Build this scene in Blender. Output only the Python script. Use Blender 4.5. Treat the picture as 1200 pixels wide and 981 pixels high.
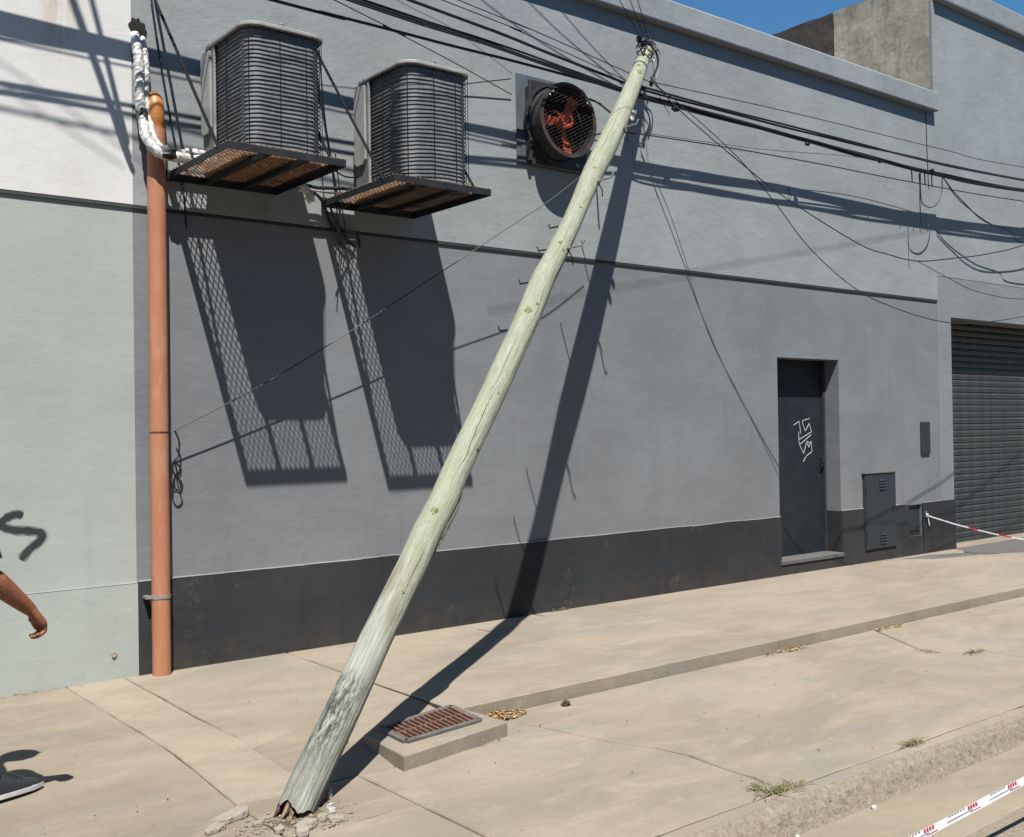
import bpy, bmesh, math, random
from mathutils import Vector, Matrix, noise
random.seed(7)
sc = bpy.context.scene
R = math.radians
for o in list(bpy.data.objects): bpy.data.objects.remove(o)

# ------------------------------------------------------------------ camera
yaw, pitch, roll = R(38.374), R(0.5844), R(-0.8779)
f_ = Vector((math.sin(yaw)*math.cos(pitch), math.cos(yaw)*math.cos(pitch), math.sin(pitch)))
r0 = Vector((math.cos(yaw), -math.sin(yaw), 0)); u0 = r0.cross(f_)
rr = r0*math.cos(roll)+u0*math.sin(roll); uu = -r0*math.sin(roll)+u0*math.cos(roll)
cam_d = bpy.data.cameras.new('camera'); cam = bpy.data.objects.new('camera', cam_d)
sc.collection.objects.link(cam); sc.camera = cam
M = Matrix((rr, uu, -f_)).transposed().to_4x4(); M.translation = (0, -6.8633, 1.54)
cam.matrix_world = M
cam_d.sensor_fit = 'HORIZONTAL'; cam_d.sensor_width = 36; cam_d.lens = 36*1247/1200
cam_d.clip_start = .05; cam_d.clip_end = 2000

# ------------------------------------------------------------------ light
SUN = Vector((.543, 1.0, -2.02)).normalized()          # direction the light travels
el = math.asin(-SUN.z); az = math.atan2(-SUN.x, -SUN.y)
w = bpy.data.worlds.new('World'); sc.world = w; w.use_nodes = True
nt = w.node_tree; bg = nt.nodes['Background']
sky = nt.nodes.new('ShaderNodeTexSky'); sky.sky_type = 'NISHITA'; sky.sun_disc = False
sky.sun_elevation = el; sky.sun_rotation = az; sky.altitude = 200; sky.air_density = 1.0; sky.dust_density = .0; sky.ozone_density = 1.2
tint = nt.nodes.new('ShaderNodeVectorMath'); tint.operation = 'MULTIPLY'; tint.inputs[1].default_value = (.54, .98, 1.20)   # clear dry-air blue
nt.links.new(sky.outputs[0], tint.inputs[0]); nt.links.new(tint.outputs[0], bg.inputs[0]); bg.inputs[1].default_value = .05
sl = bpy.data.lights.new('sun', 'SUN'); sl.energy = 5.0; sl.angle = R(.53); sl.color = (1, .955, .89)
so = bpy.data.objects.new('sun', sl); sc.collection.objects.link(so)
so.rotation_euler = SUN.to_track_quat('-Z', 'Y').to_euler(); so.location = (-4, -10, 15)
sc.view_settings.view_transform = 'Standard'; sc.view_settings.look = 'None'
sc.view_settings.exposure = .95; sc.view_settings.gamma = 1
sc.cycles.max_bounces = 5; sc.cycles.diffuse_bounces = 3

# ------------------------------------------------------------------ materials
ALB = .76      # overall reflectance level: the photograph is exposed for dull, dusty surfaces
class N:
    def __init__(s, name, rough=.8, spec=.3, metal=0):
        s.m = bpy.data.materials.new(name); s.m.use_nodes = True; s.t = s.m.node_tree
        s.b = s.t.nodes['Principled BSDF']; s.b.inputs['Roughness'].default_value = rough
        s.b.inputs['Specular IOR Level'].default_value = spec; s.b.inputs['Metallic'].default_value = metal
        s.tc = s.t.nodes.new('ShaderNodeTexCoord'); s.geo = s.t.nodes.new('ShaderNodeNewGeometry'); s.h = None
    def pos(s, scale=(1, 1, 1), src=None):
        mp = s.t.nodes.new('ShaderNodeMapping'); mp.inputs['Scale'].default_value = scale
        s.t.links.new(src or s.geo.outputs['Position'], mp.inputs[0]); return mp.outputs[0]
    def noise(s, sc_, det=4, rough=.6, scale=(1, 1, 1), src=None, dist=0):
        n = s.t.nodes.new('ShaderNodeTexNoise'); n.inputs['Scale'].default_value = sc_; n.inputs['Detail'].default_value = det
        n.inputs['Roughness'].default_value = rough; n.inputs['Distortion'].default_value = dist
        s.t.links.new(s.pos(scale, src), n.inputs['Vector']); return n.outputs[0]
    def vor(s, sc_, scale=(1, 1, 1), src=None, feat='F1'):
        n = s.t.nodes.new('ShaderNodeTexVoronoi'); n.feature = feat; n.inputs['Scale'].default_value = sc_
        s.t.links.new(s.pos(scale, src), n.inputs['Vector']); return n.outputs['Distance']
    def ramp(s, v, a, b, lo=0., hi=1.):
        n = s.t.nodes.new('ShaderNodeMapRange'); n.inputs[1].default_value = a; n.inputs[2].default_value = b
        n.inputs[3].default_value = lo; n.inputs[4].default_value = hi; s.t.links.new(v, n.inputs[0]); return n.outputs[0]
    def math(s, op, a, b=None):
        n = s.t.nodes.new('ShaderNodeMath'); n.operation = op
        for i, v in enumerate((a, b)):
            if v is None: continue
            if isinstance(v, (int, float)): n.inputs[i].default_value = v
            else: s.t.links.new(v, n.inputs[i])
        return n.outputs[0]
    def xyz(s, src=None):
        n = s.t.nodes.new('ShaderNodeSeparateXYZ'); s.t.links.new(src or s.geo.outputs['Position'], n.inputs[0]); return n.outputs
    def mix(s, f, a, b, mode='MIX'):
        n = s.t.nodes.new('ShaderNodeMix'); n.data_type = 'RGBA'; n.blend_type = mode
        for i, v in ((0, f), (6, a), (7, b)):
            if isinstance(v, (int, float)): n.inputs[i].default_value = v
            elif isinstance(v, tuple): n.inputs[i].default_value = tuple(x*ALB for x in v)+(1,)
            else: s.t.links.new(v, n.inputs[i])
        return n.outputs[2]
    def col(s, c):
        if isinstance(c, tuple): s.b.inputs['Base Color'].default_value = tuple(x*ALB for x in c)+(1,)
        else: s.t.links.new(c, s.b.inputs['Base Color'])
    def bump(s, h, strength, dist):
        n = s.t.nodes.new('ShaderNodeBump'); n.inputs['Strength'].default_value = strength; n.inputs['Distance'].default_value = dist
        s.t.links.new(h, n.inputs['Height'])
        if s.h: s.t.links.new(s.h, n.inputs['Normal'])
        s.h = n.outputs[0]; s.t.links.new(s.h, s.b.inputs['Normal'])

def mat_plaster(name, c, var=.10, rust=None, stain=None, stain_amt=.0, rough=.75, dust=None, bump=1., dustz=.35, spec=.3):
    n = N(name, rough, spec)
    a = n.noise(.9, 5, .6); b = n.noise(6, 5, .65); st = n.noise(3.2, 4, .6, (1, 1, .12)); fine = n.noise(60, 4, .6)
    d = tuple(x*(1-var*1.6) for x in c); l = tuple(min(1, x*(1+var)) for x in c)
    col = n.mix(n.ramp(a, .35, .65), d, l)
    col = n.mix(n.ramp(st, .5, .75, 0, .35), col, tuple(x*(1-var*2.6) for x in c))
    col = n.mix(n.ramp(b, .55, .75, 0, .35), col, tuple(min(1, x*(1+var*1.6)) for x in c))
    sp = n.vor(55); col = n.mix(n.math('MULTIPLY', n.ramp(sp, .05, .12, 1, 0), n.ramp(n.noise(2.3, 3), .52, .62, 0, .5)), col, tuple(x*.45 for x in c))
    st2 = n.noise(9, 6, .7, (1, 1, .05)); col = n.mix(n.math('MULTIPLY', n.ramp(st2, .56, .72), n.ramp(n.noise(.8, 4), .42, .58, 0, .45)), col, tuple(x*(1-var*4) for x in c))
    hr = n.math('ABSOLUTE', n.math('SUBTRACT', n.noise(1.1, 8, .6, (1, 1, 1.6), dist=.4), .5)); hm = n.math('MULTIPLY', n.ramp(hr, .0003, .0012, 1, 0), n.ramp(n.noise(.7, 3), .50, .58)); col = n.mix(n.math('MULTIPLY', hm, .5), col, tuple(x*.4 for x in c))
    if stain: col = n.mix(n.ramp(n.noise(1.7, 6, .7, (1, 1, .35)), .5, .72, 0, stain_amt), col, stain)
    if rust:
        X = n.xyz(); wob = n.math('ADD', X[0], n.math('MULTIPLY', n.noise(7, 5, .7, (1, 1, .3)), .10))
        m = n.math('MULTIPLY', n.ramp(n.math('ABSOLUTE', n.math('SUBTRACT', wob, rust[0])), .16, .02), n.ramp(X[2], rust[1], rust[1]+.55)); m = n.math('MULTIPLY', m, n.ramp(n.noise(20, 6, .75, (1, 1, .10)), .38, .62))
        col = n.mix(n.math('MULTIPLY', m, .8), col, (.46, .27, .14))
    if dust:
        z = n.xyz()[2]; m = n.math('MULTIPLY', n.ramp(z, dustz, -.02), n.ramp(n.noise(5, 6, .7), .35, .65))
        col = n.mix(n.math('MULTIPLY', m, .75), col, dust)
        sc2 = n.math('MULTIPLY', n.ramp(n.noise(3.1, 7, .75), .58, .68), n.ramp(n.noise(22, 5, .7), .45, .6))
        col = n.mix(n.math('MULTIPLY', sc2, .35), col, (.17, .18, .19))
    n.col(col)
    n.bump(n.noise(2.6, 5, .5, (1, 1, 1.7)), .25*bump, .04)
    n.bump(n.noise(14, 6, .6, (1, 1, 1.5)), .22*bump, .010)
    rid = n.math('ABSOLUTE', n.math('SUBTRACT', n.noise(3.4, 6, .6, (.55, 1, 2.2), dist=.6), .5))
    n.bump(n.ramp(rid, 0, .012), .22*bump, .004)
    n.bump(fine, .28*bump, .003)
    return n.m

def mat_concrete(name, c, dark=.74, warm=(.285, .23, .17), blotch=.35):
    n = N(name, .92, .2)
    oi = n.t.nodes.new('ShaderNodeObjectInfo')
    a = n.noise(.75, 8, .68, (1, 1.9, 1), dist=.4); b = n.noise(2.6, 9, .76, (1, 2.4, 1), dist=.5); f = n.noise(110, 4, .7); m2 = n.noise(11, 8, .78)
    d = tuple(x*dark for x in c); gy = tuple(sum(c)/3*x for x in (.80, .78, .73))
    col = n.mix(n.ramp(a, .40, .60), d, c)
    col = n.mix(n.ramp(b, .50, .66, 0, .6), col, tuple(x*1.17 for x in c))
    col = n.mix(n.ramp(b, .46, .32, 0, .55), col, tuple(x*.80 for x in c))
    col = n.mix(n.ramp(m2, .52, .70, 0, .38), col, tuple(x*.70 for x in c))
    col = n.mix(n.ramp(n.noise(.5, 7, .72, (1, 2.1, 1), dist=.8), .54, .62, 0, blotch+.15), col, gy)
    col = n.mix(n.ramp(n.noise(.9, 7, .75, (1, 1.6, 1), dist=.6), .56, .68, 0, blotch), col, warm)
    col = n.mix(n.ramp(f, .40, .62, .0, .28), col, tuple(x*.55 for x in c))
    # small dark drips and flecks, gum spots
    spk = n.math('MULTIPLY', n.ramp(n.vor(21), .03, .06, 1, 0), n.ramp(n.noise(1.7, 4), .48, .58))
    col = n.mix(n.math('MULTIPLY', spk, .65), col, (.09, .07, .05))
    gum = n.math('MULTIPLY', n.ramp(n.vor(3.1), .022, .04, 1, 0), .35); col = n.mix(gum, col, (.12, .10, .08))
    # hairline cracks, only here and there
    rid = n.math('ABSOLUTE', n.math('SUBTRACT', n.noise(.62, 5, .5, dist=.15), .5)); mask = n.ramp(n.noise(.45, 3), .47, .55)
    crk = n.math('MULTIPLY', n.ramp(rid, .0005, .0020, 1, 0), mask); col = n.mix(n.math('MULTIPLY', crk, .0), col, (.10, .075, .05))
    tone = n.ramp(oi.outputs['Random'], 0, 1, .0, .30)
    col = n.mix(tone, col, tuple(x*.70 for x in c))
    n.col(col)
    n.bump(n.noise(5, 7, .65), .45, .014); n.bump(n.noise(45, 6, .75), .6, .005); n.bump(f, .5, .002)
    return n.m

def mat_simple(name, c, rough=.6, metal=0, var=.15, sc_=12, spec=.4, bump=.0, bsc=60, c2=None, c2amt=.5, uv=False):
    n = N(name, rough, spec, metal); src = n.tc.outputs['Object']
    a = n.noise(sc_, 5, .65, src=src); col = n.mix(n.ramp(a, .35, .65), tuple(x*(1-var) for x in c), tuple(min(1, x*(1+var)) for x in c))
    if c2: col = n.mix(n.ramp(n.noise(sc_*1.7, 6, .7, src=src), .48, .62, 0, c2amt), col, c2)
    n.col(col)
    if bump: n.bump(n.noise(bsc, 4, .6, src=src), bump, .004)
    return n.m

MT = {}
MT['grey_up'] = mat_plaster('grey_plaster_upper', (.278, .302, .310), .065, spec=.35, rough=.62)
MT['grey_lo'] = mat_plaster('grey_plaster_lower', (.190, .203, .216), .075, spec=.35, rough=.62, bump=.75)
MT['grey_pier'] = mat_plaster('grey_plaster_pier', (.21, .23, .245), .05)
MT['plinth'] = mat_plaster('charcoal_plinth_paint', (.028, .032, .037), .16, dust=(.07, .053, .04), dustz=.28, bump=.8, rough=.7)
MT['white'] = mat_plaster('white_plaster', (.675, .672, .655), .03, rust=(1.95, 3.75), stain=(.50, .43, .35), stain_amt=.22, bump=.5)
MT['green'] = mat_plaster('pale_green_plaster', (.375, .410, .382), .05, bump=.5)
MT['lip'] = mat_plaster('sunlit_pale_ledge', (.34, .34, .34), .15)  # pale tone stands for sunlight on the top edge of the plinths
MT['greenband'] = mat_plaster('grey_green_step_shade', (.05, .062, .06), .12)  # shadow tone painted under the step of the white wall
MT['darkband'] = mat_plaster('dark_step_shade_and_joint', (.035, .04, .045), .12)  # shadow tone for the step of the grey wall, also colours the joint
MT['cornice'] = mat_plaster('grey_cornice', (.262, .29, .308), .07, stain=(.13, .135, .14), stain_amt=.4)
MT['conc'] = mat_concrete('pavement_concrete', (.335, .288, .222))
MT['conc2'] = mat_concrete('pavement_concrete_worn', (.31, .264, .203), dark=.68, warm=(.25, .20, .15), blotch=.55)
MT['kerb'] = mat_concrete('kerb_concrete', (.30, .258, .20))
MT['street'] = mat_concrete('gutter_concrete', (.315, .268, .20))
MT['patch'] = mat_concrete('grey_asphalt_patch', (.15, .148, .145), warm=(.17, .165, .15))
MT['soil'] = mat_simple('joint_dirt', (.10, .078, .055), .95, var=.35, bump=.6)

def mat_aggregate():
    n = N('exposed_aggregate', .95, .2)
    v = n.vor(75); c = n.noise(40, 4, .7)
    col = n.mix(n.ramp(c, .35, .65), (.19, .16, .12), (.275, .24, .185)); col = n.mix(n.ramp(v, .0, .35, .0, .6), (.10, .085, .07), col) if 0 else col
    col = n.mix(n.ramp(n.vor(48), .1, .35, .35, 0), col, (.32, .285, .23)); n.col(col)
    n.bump(n.ramp(n.vor(60), 0, .5, 1, 0), .4, .008); n.bump(n.noise(120, 3, .7), .6, .004); return n.m
MT['agg'] = mat_aggregate()

def mat_oldwall(name, c, d):
    n = N(name, .95, .15)
    a = n.noise(2.2, 8, .75, (1, 1, .5)); b = n.noise(9, 8, .75, dist=.8); st = n.noise(4, 7, .75, (1, 1, .10))
    col = n.mix(n.ramp(a, .32, .68), tuple(x*.68 for x in c), tuple(x*1.25 for x in c))
    col = n.mix(n.ramp(b, .5, .68, 0, .75), col, tuple(x*.42 for x in c))
    col = n.mix(n.ramp(st, .52, .68, 0, d), col, (.055, .05, .045)); n.col(col)
    n.bump(b, .22, .02); n.bump(n.noise(45, 6, .7), .35, .006); return n.m
MT['old'] = mat_oldwall('old_render', (.40, .35, .28), .5)
MT['olddark'] = mat_oldwall('mouldy_old_render', (.085, .07, .06), .9)

def mat_wood():
    n = N('treated_pine', .9, .15); uv = n.tc.outputs['UV']; x = n.xyz(uv); v = x[1]
    g = n.noise(1, 9, .72, (60, 3.2, 1), uv, .15); g2 = n.noise(1, 7, .75, (190, 7, 1), uv); big = n.noise(1, 5, .65, (5, 1.6, 1), uv); mot = n.noise(1, 8, .8, (22, 9, 1), uv, .3)
    col = n.mix(n.ramp(g, .3, .7), (.235, .247, .185), (.405, .42, .335))
    col = n.mix(n.ramp(big, .40, .62, 0, .6), col, (.305, .333, .228))
    col = n.mix(n.ramp(mot, .50, .72, 0, .5), col, (.47, .48, .40))
    col = n.mix(n.ramp(mot, .50, .30, 0, .4), col, (.17, .19, .12))
    col = n.mix(n.ramp(g2, .54, .72, 0, .55), col, (.12, .125, .085))
    wz = n.ramp(n.math('ADD', v, n.math('MULTIPLY', n.noise(1, 6, .7, (9, 1.6, 1), uv), .9)), 1.45, 1.95, 1, 0)
    col = n.mix(n.math('MULTIPLY', wz, .8), col, n.mix(n.ramp(g, .32, .66), (.19, .195, .17), (.46, .475, .43)))
    br = n.math('MULTIPLY', n.math('MULTIPLY', n.ramp(v, .85, 1.0), n.ramp(v, 1.55, 1.3)), n.ramp(n.noise(1, 7, .75, (12, 2.6, 1), uv), .42, .58))
    col = n.mix(n.math('MULTIPLY', br, .6), col, (.19, .165, .095))
    bk = n.math('MULTIPLY', n.math('MULTIPLY', n.ramp(v, .05, .34), n.ramp(v, .70, .63)), n.ramp(n.noise(1, 9, .85, (50, 9, 1), uv, .2), .44, .54))
    ub = n.ramp(n.math('ABSOLUTE', n.math('SUBTRACT', x[0], .330)), .035, .11, 1, .35)
    col = n.mix(n.math('MULTIPLY', n.math('MULTIPLY', bk, ub), .92), col, (.035, .04, .035))
    ft = n.math('MULTIPLY', n.ramp(v, .42, .12), n.ramp(n.noise(1, 8, .8, (26, 5, 1), uv), .40, .58))
    col = n.mix(n.math('MULTIPLY', ft, .75), col, (.13, .125, .10))
    hgt = g
    for u0, va, vb, am, wd in ((.440, -.2, .80, .005, .0024), (.405, .15, .75, .004, .0016), (.385, 1.95, 2.85, .010, .0024), (.365, 2.6, 3.3, .006, .0015), (.40, 1.05, 1.6, .005, .0014), (.37, 4.0, 4.6, .006, .0014), (.35, 5.4, 6.1, .006, .0015), (.41, 3.2, 3.8, .006, .0013)):
        wig = n.math('MULTIPLY', n.math('SUBTRACT', n.noise(1, 4, .6, (.01, 2.2, 1), uv), .5), am*9)
        d = n.math('ABSOLUTE', n.math('SUBTRACT', n.math('SUBTRACT', x[0], u0), wig))
        m = n.math('MULTIPLY', n.ramp(d, wd*.3, wd, 1, 0), n.math('MULTIPLY', n.ramp(v, va, va+.25), n.ramp(v, vb, vb-.3)))
        col = n.mix(n.math('MULTIPLY', m, .85), col, (.04, .035, .025)); hgt = n.math('SUBTRACT', hgt, n.math('MULTIPLY', m, .9))
    n.col(col); n.bump(hgt, .9, .010); n.bump(g2, .6, .004); n.bump(mot, .4, .004)
    return n.m
MT['wood'] = mat_wood()
MT['knot'] = mat_simple('wood_knot', (.21, .23, .10), .85, var=.5, sc_=60, c2=(.10, .08, .035), c2amt=.8, bump=.8)
MT['flake'] = mat_simple('dark_bark_flake', (.075, .07, .05), .9, var=.5, sc_=30, c2=(.20, .19, .13), c2amt=.6, bump=.8)
MT['wood_in'] = mat_simple('broken_wood', (.25, .17, .115), .9, var=.4, sc_=30, c2=(.08, .05, .035), c2amt=.9, bump=.6)
MT['wood_rot'] = mat_simple('rotten_wood', (.08, .035, .025), .95, var=.5, sc_=30, bump=.6)
MT['black'] = mat_simple('black_cable', (.012, .013, .016), .55)
MT['blackmetal'] = mat_simple('dark_painted_steel', (.018, .022, .027), .6, var=.25, spec=.25, c2=(.06, .042, .032), c2amt=.25)
MT['steel'] = mat_simple('galvanised_steel', (.42, .42, .42), .45, .6, var=.3)
MT['rustmesh'] = mat_simple('rusty_mesh', (.42, .25, .15), .9, var=.35, sc_=25, c2=(.12, .05, .03), c2amt=.7)
MT['rust'] = mat_simple('rusty_plate', (.085, .055, .040), .9, var=.4, sc_=9, c2=(.20, .10, .055), c2amt=.5)
MT['accap'] = mat_simple('weathered_light_metal', (.32, .33, .32), .6, var=.2, sc_=6, c2=(.2, .2, .18), c2amt=.35)
MT['acpanel'] = mat_simple('weathered_panel', (.15, .16, .16), .55, var=.2, sc_=9, c2=(.13, .125, .11), c2amt=.5)
def mat_coil():
    n = N('condenser_fins', .6, .4, .2); p = n.tc.outputs['Object']
    col = n.mix(n.ramp(n.noise(6, 6, .75, src=p), .3, .7), (.14, .15, .155), (.32, .335, .34))
    col = n.mix(n.ramp(n.noise(70, 3, .7, (1, 1, .25), src=p), .45, .7, 0, .4), col, (.12, .125, .13)); n.col(col)
    n.bump(n.noise(120, 3, .7, (1, 1, .12), src=p), .6, .004); return n.m
MT['coil'] = mat_coil()
MT['wire'] = mat_simple('black_guard_wire', (.010, .011, .013), .85, spec=.15)
MT['foil'] = mat_simple('crumpled_foil', (.60, .60, .58), .5, .15, var=.22, sc_=14, c2=(.16, .16, .155), c2amt=.45, bump=.6, bsc=34)
MT['rag'] = mat_simple('pale_foam', (.66, .62, .55), .9, var=.12, sc_=30, bump=.6)
def mat_pipe():
    n = N('orange_pvc', .5, .35)
    a = n.noise(3, 5, .6, (1, 1, .5)); b = n.noise(18, 7, .8, (1, 1, .22))
    col = n.mix(n.ramp(a, .35, .65), (.42, .175, .095), (.47, .21, .12)); col = n.mix(n.ramp(b, .52, .66, 0, .5), col, (.52, .34, .26)); col = n.mix(n.ramp(b, .44, .32, 0, .5), col, (.30, .12, .07))
    col = n.mix(n.ramp(n.vor(13), .04, .07, .7, 0), col, (.28, .11, .06)); n.col(col); n.bump(b, .15, .002); return n.m
MT['pvc'] = mat_pipe()
MT['pvc2'] = mat_simple('ochre_pvc', (.44, .18, .045), .45, var=.08)
MT['fandark'] = mat_simple('dark_fan_paint', (.030, .034, .040), .45, var=.3, c2=(.08, .06, .05), c2amt=.35)
MT['fanring'] = mat_simple('sooty_fan_ring', (.05, .042, .038), .6, .2, var=.3, c2=(.13, .08, .05), c2amt=.6)
MT['fanplate'] = mat_simple('slate_fan_board', (.085, .105, .125), .6, var=.15)
MT['orange'] = mat_simple('orange_red_fan_paint', (.60, .11, .05), .6, var=.2, sc_=18, c2=(.35, .08, .04), c2amt=.35)
MT['door'] = mat_simple('slate_door_paint', (.013, .018, .025), .5, var=.2, sc_=3, c2=(.026, .029, .033), c2amt=.45, bump=.3, bsc=14)
MT['cab'] = mat_simple('slate_cabinet_paint', (.026, .035, .043), .5, var=.12, sc_=5)
MT['shut'] = mat_simple('shutter_steel', (.055, .062, .066), .45, .3, var=.18, sc_=7, c2=(.095, .097, .095), c2amt=.6)
MT['chalk'] = mat_simple('white_marker', (.50, .57, .60), .7)
MT['spray'] = mat_simple('black_spray_paint', (.028, .035, .034), .7, var=.3)
MT['mist'] = mat_simple('grey_overspray', (.13, .148, .142), .75, var=.3, sc_=25)
MT['mist2'] = mat_simple('faint_overspray', (.27, .30, .285), .75, var=.15, sc_=25)
MT['skin'] = mat_simple('tanned_skin', (.27, .105, .052), .5, var=.16, sc_=30, spec=.4, bump=.5, bsc=110, c2=(.20, .07, .04), c2amt=.4)
MT['shirt'] = mat_simple('pale_blue_shirt', (.30, .36, .50), .9, var=.1)
MT['navy'] = mat_simple('navy_cloth', (.018, .022, .040), .9)
MT['jeans'] = mat_simple('dark_trousers', (.025, .03, .04), .9, var=.2)
MT['hair'] = mat_simple('dark_hair', (.02, .015, .012), .7, bump=.8)
MT['shoe'] = mat_simple('black_shoe', (.016, .02, .024), .7)
MT['sole'] = mat_simple('pale_sole', (.55, .54, .54), .7)
MT['leafdry'] = mat_simple('dry_leaf', (.40, .25, .11), .85, var=.35, sc_=2, c2=(.52, .40, .25), c2amt=.8)
MT['weed'] = mat_simple('dry_green_weed', (.15, .145, .06), .85, var=.3, c2=(.27, .225, .13), c2amt=.7)
MT['chunk'] = mat_concrete('broken_concrete', (.36, .32, .265))
MT['chunkw'] = mat_concrete('white_rubble', (.52, .50, .47))
MT['tape'] = mat_simple('white_barrier_tape', (.60, .61, .63), .35, var=.06)
MT['printgrey'] = mat_simple('pale_grey_print', (.42, .45, .48), .5)
MT['tapered'] = mat_simple('red_tape_print', (.50, .03, .06), .4)
MT['tapeblk'] = mat_simple('dark_tape_print', (.06, .07, .08), .4)
MT['grate'] = mat_simple('rusty_iron_grate', (.15, .07, .05), .85, var=.3, sc_=20, c2=(.32, .20, .15), c2amt=.4, bump=.4)
MT['grateframe'] = mat_simple('grey_iron_frame', (.12, .115, .11), .7, var=.2)
MT['dark'] = mat_simple('dark_pit', (.012, .011, .010), .95)
MT['tip'] = mat_simple('red_brown_plastic', (.10, .03, .025), .5)

# ------------------------------------------------------------------ mesh helpers
OFF = {}
class MB:
    def __init__(s): s.v = []; s.f = []; s.uv = None
    def add(s, vs, fs):
        k = len(s.v); s.v += [Vector(v) for v in vs]; s.f += [tuple(i+k for i in f) for f in fs]; return s
    def box(s, x0, x1, y0, y1, z0, z1, rot=None, org=None):
        vs = [Vector((x, y, z)) for z in (z0, z1) for x, y in ((x0, y0), (x1, y0), (x1, y1), (x0, y1))]
        if rot is not None: vs = [rot @ (v-Vector(org))+Vector(org) for v in vs]
        return s.add(vs, [(3, 2, 1, 0), (4, 5, 6, 7), (0, 1, 5, 4), (1, 2, 6, 5), (2, 3, 7, 6), (3, 0, 4, 7)])
    def beam(s, a, b, w, h, up=(0, 0, 1)):
        a = Vector(a); b = Vector(b); d = (b-a).normalized(); x = d.cross(Vector(up))
        if x.length < 1e-4: x = d.cross(Vector((1, 0, 0)))
        x.normalize(); y = x.cross(d)
        vs = [p+x*sx*w/2+y*sy*h/2 for p in (a, b) for sx, sy in ((-1, -1), (1, -1), (1, 1), (-1, 1))]
        return s.add(vs, [(3, 2, 1, 0), (4, 5, 6, 7), (0, 1, 5, 4), (1, 2, 6, 5), (2, 3, 7, 6), (3, 0, 4, 7)])
    def tube(s, pts, r, n=8, cap=True, jit=0):
        pts = [Vector(p) for p in pts]; m = len(pts)
        rs = r if hasattr(r, '__len__') else [r]*m
        d0 = (pts[1]-pts[0]).normalized(); x = d0.orthogonal().normalized(); k = len(s.v)
        for i, p in enumerate(pts):
            d = (pts[min(i+1, m-1)]-pts[max(i-1, 0)]).normalized()
            x = (x-d*x.dot(d)).normalized(); y = d.cross(x)
            for j in range(n):
                a = 2*math.pi*j/n; q = rs[i]*(1+random.uniform(-jit, jit))
                s.v.append(p+(x*math.cos(a)+y*math.sin(a))*q)
        for i in range(m-1):
            for j in range(n):
                j2 = (j+1) % n; s.f.append((k+i*n+j, k+i*n+j2, k+(i+1)*n+j2, k+(i+1)*n+j))
        if cap: s.f.append(tuple(k+j for j in reversed(range(n)))); s.f.append(tuple(k+(m-1)*n+j for j in range(n)))
        return s
    def prism(s, poly, axis, a, b):
        # poly: 2D points; axis: 'x','y','z' the extrusion axis
        def P(p, t):
            return {'x': (t, p[0], p[1]), 'y': (p[0], t, p[1]), 'z': (p[0], p[1], t)}[axis]
        n = len(poly); s.add([P(p, a) for p in poly]+[P(p, b) for p in poly],
            [tuple(reversed(range(n))), tuple(range(n, 2*n))]+[(i, (i+1) % n, n+(i+1) % n, n+i) for i in range(n)])
        return s
    def ring(s, c, ri, ro, y0, y1, n=48):   # annulus whose axis is y
        k = len(s.v)
        for j in range(n):
            a = 2*math.pi*j/n; ca, sa = math.cos(a), math.sin(a)
            for r_, y in ((ro, y0), (ro, y1), (ri, y1), (ri, y0)): s.v.append(Vector((c[0]+r_*ca, y, c[2]+r_*sa)))
        for j in range(n):
            j2 = (j+1) % n
            for q in range(4): s.f.append((k+j*4+q, k+j*4+(q+1) % 4, k+j2*4+(q+1) % 4, k+j2*4+q))
        return s
    def blob(s, c, rad, sub=2, amp=.25, fr=2., rot=None):
        bm = bmesh.new(); bmesh.ops.create_icosphere(bm, subdivisions=sub, radius=1)
        sd = Vector((random.random()*50, 0, 0)); vs = []
        for v in bm.verts:
            q = v.co*(1+amp*noise.noise(v.co*fr+sd)*2); q = Vector((q.x*rad[0], q.y*rad[1], q.z*rad[2]))
            if rot is not None: q = rot @ q
            vs.append(q+Vector(c))
        s.add(vs, [tuple(v.index for v in f.verts) for f in bm.faces]); bm.free(); return s
    def build(s, name, mat, parent=None, smooth=False, bevel=0, angle=40, fix=True, **kw):
        off = OFF.get(parent.name, Vector()) if parent else Vector()
        org = Vector()
        if not parent:
            lo = Vector((min(v.x for v in s.v), min(v.y for v in s.v), min(v.z for v in s.v))); hi = Vector((max(v.x for v in s.v), max(v.y for v in s.v), max(v.z for v in s.v)))
            org = Vector(((lo.x+hi.x)/2, (lo.y+hi.y)/2, lo.z)); off = org
        me = bpy.data.meshes.new(name); me.from_pydata([v-off for v in s.v], [], s.f)
        if s.uv:
            ul = me.uv_layers.new(name='UVMap')
            for p in me.polygons:
                for li in p.loop_indices: ul.data[li].uv = s.uv(li, me.loops[li].vertex_index, p.index)
        if fix:
            bm = bmesh.new(); bm.from_mesh(me); bmesh.ops.recalc_face_normals(bm, faces=bm.faces)
            if bevel: bmesh.ops.bevel(bm, geom=[e for e in bm.edges if len(e.link_faces) == 2 and e.calc_face_angle(0) > .6], offset=bevel, segments=1, affect='EDGES')
            bm.to_mesh(me); bm.free()
        if smooth:
            for p in me.polygons: p.use_smooth = True
            try: me.set_sharp_from_angle(angle=R(angle))
            except Exception: pass
        me.materials.append(MT[mat] if isinstance(mat, str) else mat)
        o = bpy.data.objects.new(name, me); sc.collection.objects.link(o); o.location = org
        if parent: o.parent = parent; OFF[o.name] = OFF[parent.name]
        else: OFF[o.name] = org
        for k, v in kw.items(): o[k] = v
        return o
def thing(name, label, cat, loc=(0, 0, 0), group=None):
    o = bpy.data.objects.new(name, None); sc.collection.objects.link(o); o.location = loc; o.empty_display_size = .1
    o['label'] = label; o['category'] = cat
    if group: o['group'] = group
    OFF[o.name] = Vector(loc); return o
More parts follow.
